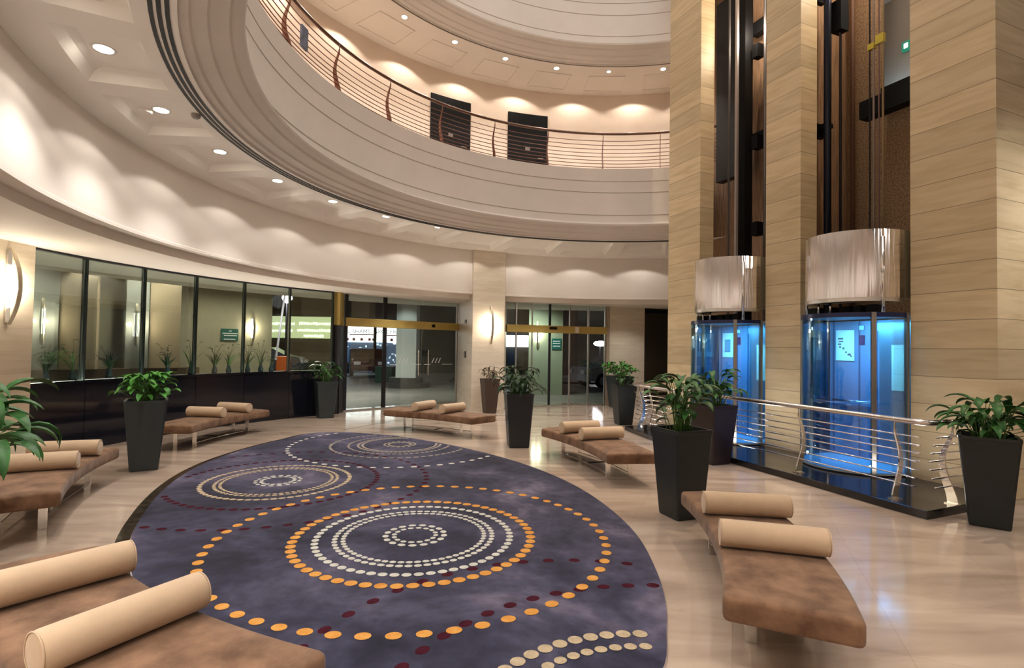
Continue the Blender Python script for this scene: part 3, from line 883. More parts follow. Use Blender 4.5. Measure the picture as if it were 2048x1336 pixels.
def planter(loc, rz, top, bot, h, label, pm, seed, n, h0, h1, spread, L, W, lm, sm=None, droop=1.6):
    root = empty('potted_plant', (*loc, 0), radians(rz), label, 'potted plant', 'tall tapered planters in the lobby')
    a, b = top / 2, bot / 2
    mb = MB()
    def sq(s_, z, c_=0.02):
        k_ = s_ - c_ * (s_ / a)
        return [(s_, -k_, z), (s_, k_, z), (k_, s_, z), (-k_, s_, z), (-s_, k_, z), (-s_, -k_, z), (-k_, -s_, z), (k_, -s_, z)]
    mb.loft([sq(b, 0.0), sq(b + 0.006, 0.02), sq(a - 0.004, h - 0.035), sq(a, h - 0.03), sq(a, h), sq(a - 0.028, h), sq(a - 0.036, h - 0.09), sq(a - 0.038, h - 0.095)])
    mb.build('pot', pm, root)
    mb = MB(); mb.loft([sq(a - 0.04, h - 0.094), sq(a - 0.045, h - 0.075), sq(a * 0.4, h - 0.060)]); mb.build('soil', SOIL, root, smooth=True)
    plant(root, seed, n, h0, h1, spread, L, W, h - 0.065, lm, sm or STEM, droop)
    return root
planter((1.72, 5.42), 20, 0.44, 0.30, 0.875, 'charcoal planter of leafy green stems in front of the chrome railing, left of its middle', POT, 11, 44, 0.20, 0.56, 0.38, 0.21, 0.11, LEAF)
planter((4.70, 5.30), 52, 0.46, 0.30, 0.87, 'black planter with arching leaves at the right edge beside the broad stone pillar', POT, 12, 56, 0.10, 0.40, 0.52, 0.25, 0.10, LEAF, droop=2.1)
planter((-4.75, 7.02), 32, 0.47, 0.30, 0.90, 'charcoal grey planter with bright green plant between the two left benches', mat('slate grey planter', (0.024, 0.034, 0.038), 0.45, var=0.1, scale=4), 13, 62, 0.12, 0.40, 0.36, 0.19, 0.10, LEAFB)
planter((0.13, 9.05), 8, 0.46, 0.32, 0.90, 'dark planter with a dark bushy plant in front of the right glass door', mat('blue black planter', (0.010, 0.014, 0.019), 0.4), 14, 70, 0.10, 0.48, 0.48, 0.25, 0.075, LEAFD, droop=2.2)
planter((-4.22, 12.25), 30, 0.46, 0.32, 0.82, 'grey planter with loose green plant at the left jamb of the left glass door', mat('slate grey planter', (0.033, 0.040, 0.043), 0.45), 15, 32, 0.15, 0.48, 0.42, 0.24, 0.075, LEAF)
planter((-0.54, 13.66), 22, 0.42, 0.27, 0.86, 'brown planter with a withering reddish plant at the foot of the stone column', POTBROWN, 16, 26, 0.12, 0.38, 0.30, 0.22, 0.06, LEAFBR, STEMBR, 2.4)
planter((2.50, 11.95), 12, 0.46, 0.30, 0.875, 'black planter with sparse plant at the far end of the chrome railing', POT, 17, 14, 0.14, 0.34, 0.42, 0.20, 0.07, LEAF)
planter((3.10, 15.35), 15, 0.62, 0.44, 0.90, 'dark planter with bright bushy plant before the cream stone wall', POT, 18, 60, 0.12, 0.46, 0.62, 0.24, 0.12, LEAFB)
planter((3.02, 8.02), 24, 0.50, 0.34, 0.86, 'dark maroon planter tucked behind the middle planter against the railing', mat('maroon black planter', (0.018, 0.010, 0.012), 0.45), 19, 48, 0.16, 0.56, 0.48, 0.25, 0.10, LEAF)
planter((-3.78, 3.52), 15, 0.46, 0.30, 0.87, 'planter at the left edge with long arching leaves hanging over the bolsters', POT, 21, 64, 0.08, 0.50, 0.85, 0.38, 0.12, LEAF, droop=2.3)

# ================================================================== RAILINGS
def post_mesh(mb, T, h, bow=0.11):
    """S-curved tapering flat steel post: bows in the plane (y, z), thickness along x"""
    pts = []
    nz = 18
    for i in range(nz + 1):
        u = i / nz
        y = bow * (sin(pi * min(1, u * 1.05)) ** 1.4) * (1 - 0.15 * u) - 0.02 * sin(2 * pi * u)
        wd = 0.085 * (1 - u) ** 0.8 + 0.02
        pts.append((y, u * h * 0.90, wd))
    rings = []
    for y, z, wd in pts:
        rings.append([(-0.007, y - wd / 2, z), (0.007, y - wd / 2, z), (0.007, y + wd / 2, z), (-0.007, y + wd / 2, z)])
    mb.loft(rings, T=T)
    yt = pts[-1][0]
    mb.tube([(0, yt, h * 0.88), (0, 0.0, h)], 0.008, 8, T=T)
    mb.box(-0.045, 0.045, -0.05, 0.06, 0.0, 0.010, T)
# lower railing in the lift frame
front = [(-3.22, -0.84), (-2.8, -0.98), (-1.9, -1.10), (-0.36, -1.16), (0.96, -1.20), (1.8, -1.25), (2.50, -1.30)]
def interp(path, n):
    out = []; 
    for (a, b) in zip(path[:-1], path[1:]):
        for i in range(n):
            u = i / n; out.append((a[0] + (b[0] - a[0]) * u, a[1] + (b[1] - a[1]) * u))
    out.append(path[-1]); return out
def smoothp(path, n=5):
    pts = [Vector((*p, 0)) for p in path]; out = []
    for i in range(len(pts) - 1):
        p0 = pts[max(i - 1, 0)]; p1 = pts[i]; p2 = pts[i + 1]; p3 = pts[min(i + 2, len(pts) - 1)]
        for j in range(n):
            u = j / n
            q = 0.5 * ((2 * p1) + (p2 - p0) * u + (2 * p0 - 5 * p1 + 4 * p2 - p3) * u * u + (3 * p1 - p0 - 3 * p2 + p3) * u ** 3)
            out.append((q.x, q.y))
    out.append(path[-1]); return out
fr = smoothp(front)
# plinth
pl_front = smoothp([(-3.30, -0.98), (-2.6, -1.13), (-1.9, -1.25), (-0.16, -1.32), (0.92, -1.36), (2.08, -1.44), (2.64, -1.46)])
mb = MB(); mb.prism([(-3.30, -0.01)] + pl_front + [(2.60, -0.01)], 0.0, 0.085)
pz = mb.build('plinth', GRANITE2, bevel=0.006); pz.matrix_world = LT
tag(pz, 'long bowed black stone plinth under the chrome railing', 'plinth')
rail = empty('railing', O, LROT, 'curved chrome railing on the black plinth in front of the glass lifts', 'railing')
full = [(-3.22, -0.03)] + fr + [(2.56, -1.22), (2.57, -0.03)]
mb = MB(); mb.tube([(t, w, 0.945) for t, w in full], 0.031, 14); mb.build('handrail', mat('satin steel tube', (0.66, 0.61, 0.60), 0.22, 1.0), rail, smooth=True, auto=60)
for k_ in range(7):
    z = 0.255 + 0.088 * k_
    ins = 0.03 + 0.018 * (6 - k_)
    off = 0.10 * sin(pi * min(1, (z - 0.09) / 0.84 * 1.05)) ** 1.4
    mb = MB(); mb.tube([(t, w + off, z) for t, w in fr[:-1]] + [(fr[-1][0] - ins, fr[-1][1] + off, z)], 0.0085, 8); mb.build('bar', CHROME, rail, smooth=True)
for k_ in range(7):
    z = 0.255 + 0.088 * k_
    off = 0.10 * sin(pi * min(1, (z - 0.09) / 0.84 * 1.05)) ** 1.4
    mb = MB(); mb.tube([(2.57 - off, -1.12, z), (2.57 - off, -0.03, z)], 0.0085, 8); mb.build('side_bar', CHROME, rail, smooth=True)
    mb = MB(); mb.tube([(-3.22 + off, -0.72, z), (-3.22 + off, -0.03, z)], 0.0085, 8); mb.build('side_bar', CHROME, rail, smooth=True)
for (t, w) in ((-2.8, -0.98), (-1.6, -1.12), (-0.36, -1.16), (0.96, -1.20), (2.22, -1.28)):
    mb = MB(); post_mesh(mb, Matrix.Translation((t, w, 0.085)), 0.85); mb.build('post', CHROME, rail)
mb = MB(); post_mesh(mb, Matrix.Translation((2.57, -0.90, 0.085)) @ Matrix.Rotation(pi / 2, 4, 'Z'), 0.85); mb.build('post', CHROME, rail)
mb = MB(); post_mesh(mb, Matrix.Translation((-3.22, -0.45, 0.085)) @ Matrix.Rotation(-pi / 2, 4, 'Z'), 0.85); mb.build('post', CHROME, rail)

# upper balcony railing
ur = empty('railing', (C[0], C[1], ZB), 0, 'long curved bronze railing of the upper balcony', 'railing')
RR = 5.45
A0, A1 = 55, 235
def arcp(r, z, n=110): return [(r * cos(radians(A0 + (A1 - A0) * i / n)), r * sin(radians(A0 + (A1 - A0) * i / n)), z) for i in range(n + 1)]
mb = MB(); mb.tube(arcp(RR, 0.87), 0.03, 12); mb.build('handrail', BRONZE, ur, smooth=True, auto=60)
BARM = mat('reddish bronze bar', (0.20, 0.10, 0.075), 0.35, 1.0)
for k_ in range(8):
    z = 0.07 + 0.088 * k_
    off = 0.09 * sin(pi * min(1, z / 0.84 * 1.05)) ** 1.4
    mb = MB(); mb.tube(arcp(RR - 0.02 + off - 0.05, z), 0.008, 6); mb.build('bar', BARM, ur, smooth=True)
for j in range(13):
    a = radians(63.4 + 13.8 * j)
    T = Matrix.Translation((RR * cos(a), RR * sin(a), 0.0)) @ Matrix.Rotation(a - pi / 2, 4, 'Z') @ Matrix.Translation((0, -0.05, 0))
    mb = MB(); post_mesh(mb, T, 0.84, 0.09); mb.build('post', BARM, ur)
# notice hanging on the balcony railing
pa = radians(170.7)
mb = MB(); mb.box(-0.02, 0.02, -0.085, 0.085, -0.16, 0.17)
o = mb.build('notice_board', mat('grey blue panel', (0.13, 0.15, 0.22), 0.6, var=0.3, scale=8), bevel=0.01, loc=(C[0] + 5.34 * cos(pa), C[1] + 5.34 * sin(pa), 6.16), rotz=pa)
tag(o, 'small grey blue panel hung on the upper balcony railing', 'notice panel')

# ---- black doors on the balcony corridor
for nm, a0, a1, txt in (('door_3', 117.3, 125.9, '201'), ('door_4', 100.5, 109.1, '202')):
    root = empty(nm, (C[0], C[1], ZB)); struct(root, 'black corridor door behind the balcony railing, ' + ('left one' if nm == 'door_3' else 'right one'))
    mb = MB(); mb.lathe([(RW - 0.03, 0.0), (RW - 0.03, 1.93), (RW - 0.002, 1.93), (RW - 0.002, 0.0), (RW - 0.03, 0.0)], 8, radians(a0), radians(a1), capends=True)
    mb.build('panel', BLACK, root)
    am = radians((a0 + a1) / 2)
    mb = MB(); mb.box(-0.06, 0.06, -0.004, 0.004, 0.98, 1.06, Matrix.Rotation(am + pi / 2, 4, 'Z') @ Matrix.Translation((0, RW - 0.04, 0)) if False else Matrix.Translation(((RW - 0.036) * cos(am), (RW - 0.036) * sin(am), 0)) @ Matrix.Rotation(am + pi / 2, 4, 'Z'))
    mb.build('number_plate', mat('dull metal plate', (0.22, 0.2, 0.19), 0.4, 0.7), root)
    ah = radians(a0 + 1.0)
    mb = MB(); mb.tube([((RW - 0.03) * cos(ah), (RW - 0.03) * sin(ah), 0.78), ((RW - 0.08) * cos(ah), (RW - 0.08) * sin(ah), 0.78), ((RW - 0.08) * cos(ah + 0.02), (RW - 0.08) * sin(ah + 0.02), 0.78)], 0.011, 8)
    mb.build('handle', CHROME, root)
# ================================================================== LIFTS
HB, DB_, WBK = 0.68, 0.73, 0.36
def bow(s_=1.0, n=28, q0=180.0, q1=0.0, h=HB, d=DB_):
    return [(h * s_ * cos(radians(q0 + (q1 - q0) * i / n)), -d * s_ * sin(radians(q0 + (q1 - q0) * i / n))) for i in range(n + 1)]
def shell(mb, outer, inner, z0, z1):
    n = len(outer)
    vs = [(x, y, z) for z in (z0, z1) for (x, y) in outer] + [(x, y, z) for z in (z0, z1) for (x, y) in inner]
    fs = []
    for i in range(n - 1):
        fs += [(i, i + 1, n + i + 1, n + i), (2 * n + i, 3 * n + i, 3 * n + i + 1, 2 * n + i + 1),
               (n + i, n + i + 1, 3 * n + i + 1, 3 * n + i), (i, 2 * n + i, 2 * n + i + 1, i + 1)]
    fs += [(0, n, 3 * n, 2 * n), (n - 1, 3 * n - 1, 4 * n - 1, 2 * n - 1)]
    mb.add(vs, fs)
CANOPY = None
def canopy_mat():
    m, nt, b = nodes_of('polished lift canopy steel')
    L = nt.links; N = nt.nodes.new
    b.inputs['Base Color'].default_value = (0.93, 0.91, 0.92, 1); b.inputs['Metallic'].default_value = 1.0; b.inputs['Roughness'].default_value = 0.13
    tc = N('ShaderNodeTexCoord'); mp = N('ShaderNodeMapping'); mp.inputs['Scale'].default_value = (9, 9, 0.5)
    L.new(tc.outputs['Object'], mp.inputs[0])
    n = N('ShaderNodeTexNoise'); n.inputs['Scale'].default_value = 1.6; n.inputs['Detail'].default_value = 2
    L.new(mp.outputs[0], n.inputs['Vector'])
    bp = N('ShaderNodeBump'); bp.inputs['Strength'].default_value = 0.55; bp.inputs['Distance'].default_value = 0.03
    L.new(n.outputs['Fac'], bp.inputs['Height']); L.new(bp.outputs[0], b.inputs['Normal'])
    return m
CANOPY = canopy_mat()
LIFTBACK = mat('blue white lift panel', (0.20, 0.28, 0.44), 0.3, 0.3)
POSTER = mat('white lift poster', (0.82, 0.86, 0.84), 0.5)
def make_lift(tc_, label, variant):
    root = empty('elevator', lw(tc_, 0), LROT, label, 'elevator', 'glass lifts')
    side = [(HB, WBK), (-HB, WBK)]
    mb = MB(); mb.prism(bow(0.985) + side, 0.10, 0.125); mb.build('cabin_floor', mat('pale lift floor', (0.62, 0.70, 0.74), 0.35), root)
    mb = MB(); mb.prism(bow(1.0) + side, 0.087, 0.10); mb.build('sill', DARKMETAL, root)
    mb = MB(); shell(mb, bow(1.0), bow(0.983), 0.125, 2.13); mb.build('glass_front', GLASSB, root, smooth=True, auto=30)
    for sx in (-1, 1):
        mb = MB(); mb.box(sx * HB - 0.012 * (sx > 0), sx * HB + 0.012 * (sx < 0), 0.02, WBK, 0.125, 2.13); mb.build('glass_side', GLASSB, root)
    mb = MB(); shell(mb, bow(1.006), bow(0.97), 2.13, 2.19); mb.build('top_band', mat('blue black band', (0.012, 0.018, 0.07), 0.3, 0.3), root, smooth=True, auto=30)
    mb = MB(); mb.prism(bow(0.97) + [(HB * 0.97, WBK), (-HB * 0.97, WBK)], 2.15, 2.18); mb.build('cabin_ceiling', mat('lift ceiling', (0.5, 0.55, 0.62), 0.4), root)
    mb = MB(); mb.box(-HB + 0.015, HB - 0.015, WBK - 0.03, WBK, 0.125, 2.13); mb.build('back_panel', LIFTBACK, root)
    # back panel seams and handrail
    for x in (-0.60, -0.2, 0.05):
        mb = MB(); mb.box(x - 0.012, x + 0.012, WBK - 0.036, WBK - 0.03, 0.125, 2.13); mb.build('panel_seam', mat('blue grey seam', (0.10, 0.14, 0.25), 0.3, 0.5), root)
    mb = MB(); mb.tube([(-0.58, WBK - 0.08, 0.95), (0.02, WBK - 0.08, 0.95)], 0.016, 10); mb.build('handrail', CHROME, root, smooth=True)
    # landing door leaves seen at the right of the back
    mb = MB(); mb.box(0.10, 0.64, WBK - 0.05, WBK - 0.03, 0.125, 1.98); mb.build('door', mat('steel lift door', (0.28, 0.38, 0.50), 0.3, 0.8), root)
    mb = MB(); mb.box(0.27, 0.51, WBK - 0.056, WBK - 0.05, 1.15, 1.78); d_ = mb.build('window_reflection', mat('pale window reflection', (0.75, 0.72, 0.55), 0.3), root)  # pale panel standing in for the reflection of a lit window
    mb = MB(); mb.box(0.08, 0.66, WBK - 0.06, WBK - 0.03, 1.98, 2.09); mb.build('door_header', mat('steel lift door', (0.28, 0.38, 0.50), 0.3, 0.8), root)
    # poster
    px0, px1, pz0, pz1 = -0.56, -0.27, 1.54, 2.00
    mb = MB(); mb.box(px0, px1, WBK - 0.045, WBK - 0.036, pz0, pz1); po = mb.build('poster', POSTER, root, bevel=0.008)
    mb = MB(); r = random.Random(5)
    if variant:
        for (x, z, w_, h_) in ((-0.52, 1.86, 0.08, 0.025), (-0.51, 1.82, 0.07, 0.02), (-0.52, 1.78, 0.05, 0.02), (-0.50, 1.73, 0.025, 0.03), (-0.45, 1.71, 0.03, 0.03), (-0.41, 1.66, 0.03, 0.02), (-0.37, 1.62, 0.05, 0.03), (-0.33, 1.60, 0.03, 0.02)):
            mb.box(x, x + w_, WBK - 0.048, WBK - 0.045, z, z + h_)
        mb.build('print', mat('dark poster print', (0.03, 0.05, 0.08), 0.6), po)
    else:
        mb.box(-0.50, -0.36, WBK - 0.048, WBK - 0.045, 1.64, 1.88); mb.build('print', mat('teal poster picture', (0.08, 0.24, 0.32), 0.6), po)
    mb = MB(); mb.box(-0.20, -0.12, WBK - 0.045, WBK - 0.036, 1.78, 1.92); mb.build('floor_display', mat('dark display', (0.03, 0.01, 0.06), 0.2), root)
    mb = MB(); mb.box(-0.195, -0.125, WBK - 0.045, WBK - 0.036, 2.0, 2.06); mb.build('notice', mat('light blue notice', (0.55, 0.75, 0.9), 0.5), root)
    # mullions round the glass
    MULM = mat('dark lift mullion', (0.30, 0.28, 0.26), 0.3, 1.0)
    for q, w_ in ((39, 0.028), (3, 0.02), (177, 0.022), (150, 0.028)):
        x, y = HB * 1.004 * cos(radians(q)), -DB_ * 1.004 * sin(radians(q))
        T = Matrix.Translation((x, y, 0)) @ Matrix.Rotation(radians(-q), 4, 'Z')
        mb = MB(); mb.box(-0.03, 0.02, -w_, w_, 0.088, 2.19, T); mb.build('mullion', MULM, root, bevel=0.004)
    # canopy hood above the cabin
    z0, z1 = 2.34, 3.28
    mb = MB()
    hs = 0.92
    shell(mb, bow(hs, 40) , bow(hs - 0.03, 40), z0 + 0.05, z1)
    mb.build('canopy', CANOPY, root, smooth=True, auto=30)
    mb = MB(); shell(mb, bow(hs * 0.985, 40), bow(hs - 0.14, 40), z0, z0 + 0.05); mb.build('canopy_lip', STEEL, root, smooth=True, auto=30)
    mb = MB(); mb.prism(bow(hs - 0.035, 30), z1 - 0.10, z1 - 0.08); mb.build('canopy_top', STEEL, root)
    mb = MB(); mb.box(-HB * hs, HB * hs, 0.0, 0.16, z0 + 0.05, z1); mb.build('canopy_back', mat('olive grey return', (0.20, 0.18, 0.13), 0.5), root)
    # hangers between cabin and hood, machinery in the gap
    for q in (28, 155):
        x, y = HB * 0.93 * cos(radians(q)), -DB_ * 0.93 * sin(radians(q))
        mb = MB(); mb.tube([(x, y, 2.19), (x, y, 3.18)], 0.022, 12); mb.build('hanger_rod', CHROME, root, smooth=True)
    for x in (-0.28, -0.10):
        mb = MB(); mb.tube([(x, -0.42, 2.19), (x, -0.42, 2.40)], 0.014, 10); mb.build('hanger_rod', CHROME, root, smooth=True)
    for i, (x, w_) in enumerate(((-0.42, 0.08), (-0.18, 0.05), (0.06, 0.07), (0.24, 0.05), (0.42, 0.06))):
        mb = MB(); mb.box(x - w_, x + w_, -0.36, -0.20, 2.18, 2.30); mb.build('machine_box', BLACK, root)
    return root
make_lift(0.92, 'right glass lift with a bowed blue lit cabin, nearer the broad stone pillar', True)
make_lift(-1.40, 'left glass lift with a bowed blue lit cabin, beyond the middle stone pillar', False)
for tc_ in (0.92, -1.40):
    a = area(lw(tc_, -0.12, 2.12), lw(tc_, -0.12, 0), 13, 0.95, 0.55, (0.08, 0.42, 1.0), 105)
    a.rotation_euler = (0, 0, LROT)
    a = area(lw(tc_, -0.30, 2.10), lw(tc_, 0.5, 1.4), 9, 0.9, 0.1, (0.30, 0.85, 1.0), 110)

# ---- shaft equipment (lift frame)
def shaft_part(name, m, parent, boxes):
    mb = MB()
    for b in boxes: mb.box(*b)
    return mb.build(name, m, parent)
def shaft_thing(name, label, cat, m, boxes=(), tubes=(), group=None):
    mb = MB()
    for b in boxes: mb.box(*b)
    for p, r in tubes: mb.tube(p, r, 10)
    o = mb.build(name, m, smooth=bool(tubes) and not boxes); o.matrix_world = LT
    tag(o, label, cat, group); return o
gr1 = shaft_thing('guide_rail', 'dark blue steel guide rail in the right lift shaft', 'guide rail', mat('blue black steel', (0.02, 0.025, 0.045), 0.3, 0.7), [], [([(0.08, 0.50, 2.0), (0.08, 0.50, ZP)], 0.055)])
cn1 = shaft_thing('conduit', 'thin dark conduit beside the guide rail of the right shaft', 'conduit', DARKMETAL, [], [([(0.14, 0.72, 2.2), (0.14, 0.72, ZP)], 0.02)])
shaft_part('junction_box', BLACK, cn1, [(0.05, 0.22, 0.62, 0.80, 6.85, 7.35)])
shaft_thing('conduit', 'brown pipe on the back wall of the right shaft', 'conduit', mat('brown pipe', (0.14, 0.07, 0.045), 0.6), [], [([(-0.10, 1.35, 2.2), (-0.10, 1.35, ZP)], 0.035)])
for i, (t, lab, m) in enumerate(((0.56, 'leftmost of four hoist ropes in the right shaft', DARKMETAL), (0.62, 'second of four hoist ropes in the right shaft', mat('grey rope', (0.30, 0.25, 0.24), 0.5)), (0.70, 'third of four hoist ropes in the right shaft', mat('pinkish rope', (0.22, 0.14, 0.14), 0.5)), (0.76, 'rightmost of four hoist ropes in the right shaft', mat('tan rope', (0.33, 0.25, 0.14), 0.5)))):
    rope_ = shaft_thing('hoist_rope', lab, 'hoist rope', m, [], [([(t, 0.80, 3.1), (t, 0.80, ZP)], 0.011 + 0.004 * (i in (1, 3)))], 'hoist ropes')
shaft_part('rope_clamp', mat('yellow clamp', (0.50, 0.40, 0.04), 0.5), rope_, [(0.54, 0.64, 0.77, 0.83, 6.35, 6.44), (0.64, 0.66, 0.79, 0.81, 6.39, 6.43), (0.66, 0.78, 0.77, 0.83, 6.38, 6.52)])
shaft_thing('steel_beam', 'broad black beam under the landing in the right shaft', 'beam', BLACK, [(0.28, 1.74, 0.96, 1.16, 5.40, 5.68)])
shaft_thing('steel_beam', 'short black sill beam at the landing edge of the right shaft', 'beam', BLACK, [(0.40, 1.05, 1.30, 1.48, 5.80, 5.93)])
for z, lab in ((7.55, 'upper black bracket on the guide rail of the right shaft'), (5.30, 'lower black bracket on the guide rail of the right shaft')):
    shaft_part('bracket', BLACK, gr1, [(-0.16, 0.06, 0.50, 0.66, z, z + 0.07), (-0.16, -0.08, 0.44, 0.66, z - 0.12, z + 0.10)])
shaft_thing('guide_rail', 'bright steel guide rail in the left lift shaft', 'guide rail', mat('pale steel rail', (0.45, 0.42, 0.42), 0.4, 0.6), [(-1.95, -1.90, 0.58, 0.63, 2.2, ZP)])
gr2 = shaft_thing('guide_rail', 'black channel behind the bright rail of the left shaft', 'guide rail', BLACK, [(-2.02, -1.86, 0.75, 0.95, 2.2, ZP)])
shaft_thing('guide_rail', 'thin dark rail left of the bright rail in the left shaft', 'guide rail', mat('dull steel rail', (0.18, 0.17, 0.17), 0.4, 0.6), [(-2.17, -2.14, 0.62, 0.65, 2.2, ZP)])
shaft_thing('guide_rail', 'grey rod at the right of the left shaft', 'guide rail', mat('dull steel rail', (0.18, 0.17, 0.17), 0.4, 0.6), [], [([(-1.55, 0.95, 2.2), (-1.55, 0.95, ZP)], 0.035)])
shaft_thing('counterweight', 'tall dark counterweight frame at the left of the left shaft', 'counterweight', mat('dark counterweight', (0.012, 0.012, 0.014), 0.5), [(-2.95, -2.15, 1.05, 1.25, 5.3, 9.2)])
for z, lab in ((8.05, 'upper black beam in the left shaft'), (5.78, 'lower black beam in the left shaft')):
    shaft_thing('steel_beam', lab, 'beam', BLACK, [(-2.05, -0.66, 1.12, 1.28, z, z + 0.26)])
for z, lab in ((7.55, 'upper black bracket in the left shaft'), (5.75, 'middle black bracket in the left shaft'), (4.05, 'lower black bracket in the left shaft')):
    shaft_part('bracket', BLACK, gr2, [(-2.30, -1.70, 0.92, 1.02, z, z + 0.07), (-1.80, -1.66, 0.86, 1.02, z - 0.14, z + 0.12)])
# exit sign on the landing
mb = MB(); mb.box(-0.22, 0.34, 2.84, 2.89, 7.19, 7.36)
ex = mb.build('exit_sign', emat('green exit sign', (0.02, 0.20, 0.12), 0.6)); ex.matrix_world = LT
tag(ex, 'green running man exit sign on the landing seen through the right shaft', 'exit sign')
for x in (-0.18, -0.04, 0.10, 0.23):
    mb = MB(); mb.box(x, x + 0.07, 2.832, 2.84, 7.23, 7.32)
    mb.build('pictogram', emat('white exit symbol', (0.8, 0.9, 0.85), 1.0), ex)
# added lamps, none seen: light for the shafts and the broad pillar's right side
for t in (0.7, -1.6):
    spot(lw(t, 0.7, 12.3), lw(t, 1.1, 5.0), 1300, 70, 0.6, (1, 0.80, 0.58))
    point(lw(t, 0.75, 7.9), 45, (1, 0.84, 0.66), 0.1)
for p_, q_ in (((6.4, 4.0, 4.1), (6.3, 6.3, 2.2)), ((7.6, 4.7, 4.1), (7.2, 6.7, 2.2)), ((6.4, 4.2, 8.2), (6.2, 6.3, 6.5))):
    spot(p_, q_, 90, 110, 0.6)
point(lw(1.1, 2.3, 7.9), 6, (0.75, 0.88, 1.0), 0.2)
point(lw(-0.2, 2.6, 6.3), 9, (0.45, 0.75, 1.0), 0.1)

# ================================================================== SCONCES, DOWNLIGHTS
def make_sconce(loc, rz, label, power, sc=1.0):
    """local: wall in the plane y = 0, lamp towards -y"""
    root = empty('wall_sconce', loc, rz, label, 'wall light', 'bow shaped wall sconces')
    H_ = 0.50 * sc
    mb = MB(); mb.box(-0.03, 0.03, -0.02, 0, -H_ * 0.95, H_ * 0.95); mb.build('back_plate', STEEL, root)
    mb = MB(); mb.tube([(0, -0.055, -0.27 * sc), (0, -0.055, 0.27 * sc)], 0.042, 16); mb.build('diffuser', SCONCEGLOW, root, smooth=True, auto=40)
    rings = []
    for i in range(17):
        u = -1 + 2 * i / 16
        y = -0.035 - 0.125 * (1 - u * u) ; z = H_ * u
        w_ = 0.034 * (1 - 0.35 * u * u)
        rings.append([(-w_, y, z), (w_, y, z), (w_, y - 0.010, z), (-w_, y - 0.010, z)])
    mb = MB(); mb.loft(rings); mb.build('bow_cover', mat('champagne metal bow', (0.50, 0.43, 0.33), 0.35, 0.8), root, smooth=True, auto=40)
    if power:
        for sx in (-1, 1):
            p = Matrix.Translation(loc) @ Matrix.Rotation(rz, 4, 'Z') @ Vector((sx * 0.10, -0.10, 0))
            point(p, power, (1.0, 0.87, 0.66), 0.05)
    return root
csm = (ca + cb) / 2
nrm = Vector((cd.y, -cd.x, 0))
sp = ca.lerp(cb, 0.56) + Vector((0, 0, 2.24))
make_sconce(sp, cg, 'bow shaped sconce glowing on the stone column between the doors', 9)
a_ = 180.15; p_ = onc(8.655, a_)
make_sconce(Vector((p_[0], p_[1], 2.34)), radians(a_ - 90), 'bow shaped sconce glowing on the cream stone wall at the left edge', 9, 1.0)

def ceiling_light(loc, label, group, r=0.075):
    root = empty('ceiling_light', loc, 0, label, 'ceiling light', group)
    mb = MB(); mb.lathe([(r, 0.0), (r + 0.022, -0.006), (r + 0.026, -0.001), (r + 0.026, 0.002), (r, 0.004), (r, 0.0)], 24); mb.build('trim_ring', mat('white trim ring', (0.75, 0.72, 0.68), 0.4), root, smooth=True)
    mb = MB(); mb.lathe([(0.0005, -0.002), (r, -0.002), (r, 0.002), (0.0005, 0.002)], 24); mb.build('lens', LAMP, root)
    return root
names_d = {200: 'large bright downlight in the coffer nearest the top left corner', 188: 'downlight in the second coffer, beside the small smoke detector', 176: 'downlight in the third coffer counted from the top left',
           164: 'downlight in the fourth coffer counted from the top left', 152: 'downlight in the fifth coffer counted from the top left', 140: 'downlight in the sixth coffer counted from the top left',
           128: 'downlight in the seventh coffer, nearest the stone column', 116: 'downlight in the coffer above the stone column', 104: 'downlight in the coffer right of the stone column', 92: 'downlight in the farthest coffer near the stone pillar', 212: 'downlight in the coffer at the top edge of the frame'}
for k_ in range(NB):
    a = 164 + 12 * k_
    a = a % 360
    p = onc(6.27, a - 0.5)
    if a in names_d:
        ceiling_light((p[0], p[1], ZR - 0.002), names_d[a], 'coffer downlights')
    near_lift = (a > 300 or a < 60)
    if not near_lift: spot((p[0], p[1], ZR - 0.03), (p[0], p[1], 0), 0 if near_lift else 90, 96, 0.6)
    g = radians(a); rf = rfrieze(g) - 0.68; q = (C[0] + rf * cos(g), C[1] + rf * sin(g))
    if not (a > 300 or a < 69):
        tq = (C[0] + (rf + 0.10) * cos(g), C[1] + (rf + 0.10) * sin(g), 2.0)
        spot((q[0], q[1], ZS - 0.03), tq, 13.5, 131, 0.16, (1, 0.92, 0.83), 0.03)
lab_u = ['leftmost bright downlight under the upper ring ceiling', 'second bright downlight from the left under the upper ring', 'third bright downlight from the left under the upper ring', 'fourth bright downlight from the left under the upper ring', 'small fifth downlight under the upper ring', 'bright downlight of the upper ring beside the stone pillar']
for k_ in range(-2, 14):
    a = 76.5 + 12.5 * k_
    p = onc(5.88, a)
    if 0 <= k_ <= 5:
        ceiling_light((p[0], p[1], Z2 - 0.002), lab_u[5 - k_], 'upper ring downlights', 0.055 if k_ != 1 else 0.04)
    spot((p[0], p[1], Z2 - 0.03), (p[0], p[1], 0), 85, 110, 0.6, (1, 0.93, 0.85))
    q = onc(RW - 0.48, a + 6); tq = onc(RW - 0.3, a + 6)
    spot((q[0], q[1], Z2 - 0.04), (tq[0], tq[1], 6.2), 29, 130, 0.25, (1, 0.88, 0.75), 0.03)
for p_ in ((3.6, 15.1), (1.2, 14.4), (-2.7, 13.7)):
    spot((p_[0], p_[1], 2.90), (p_[0], p_[1], 0), 55, 125, 0.8)
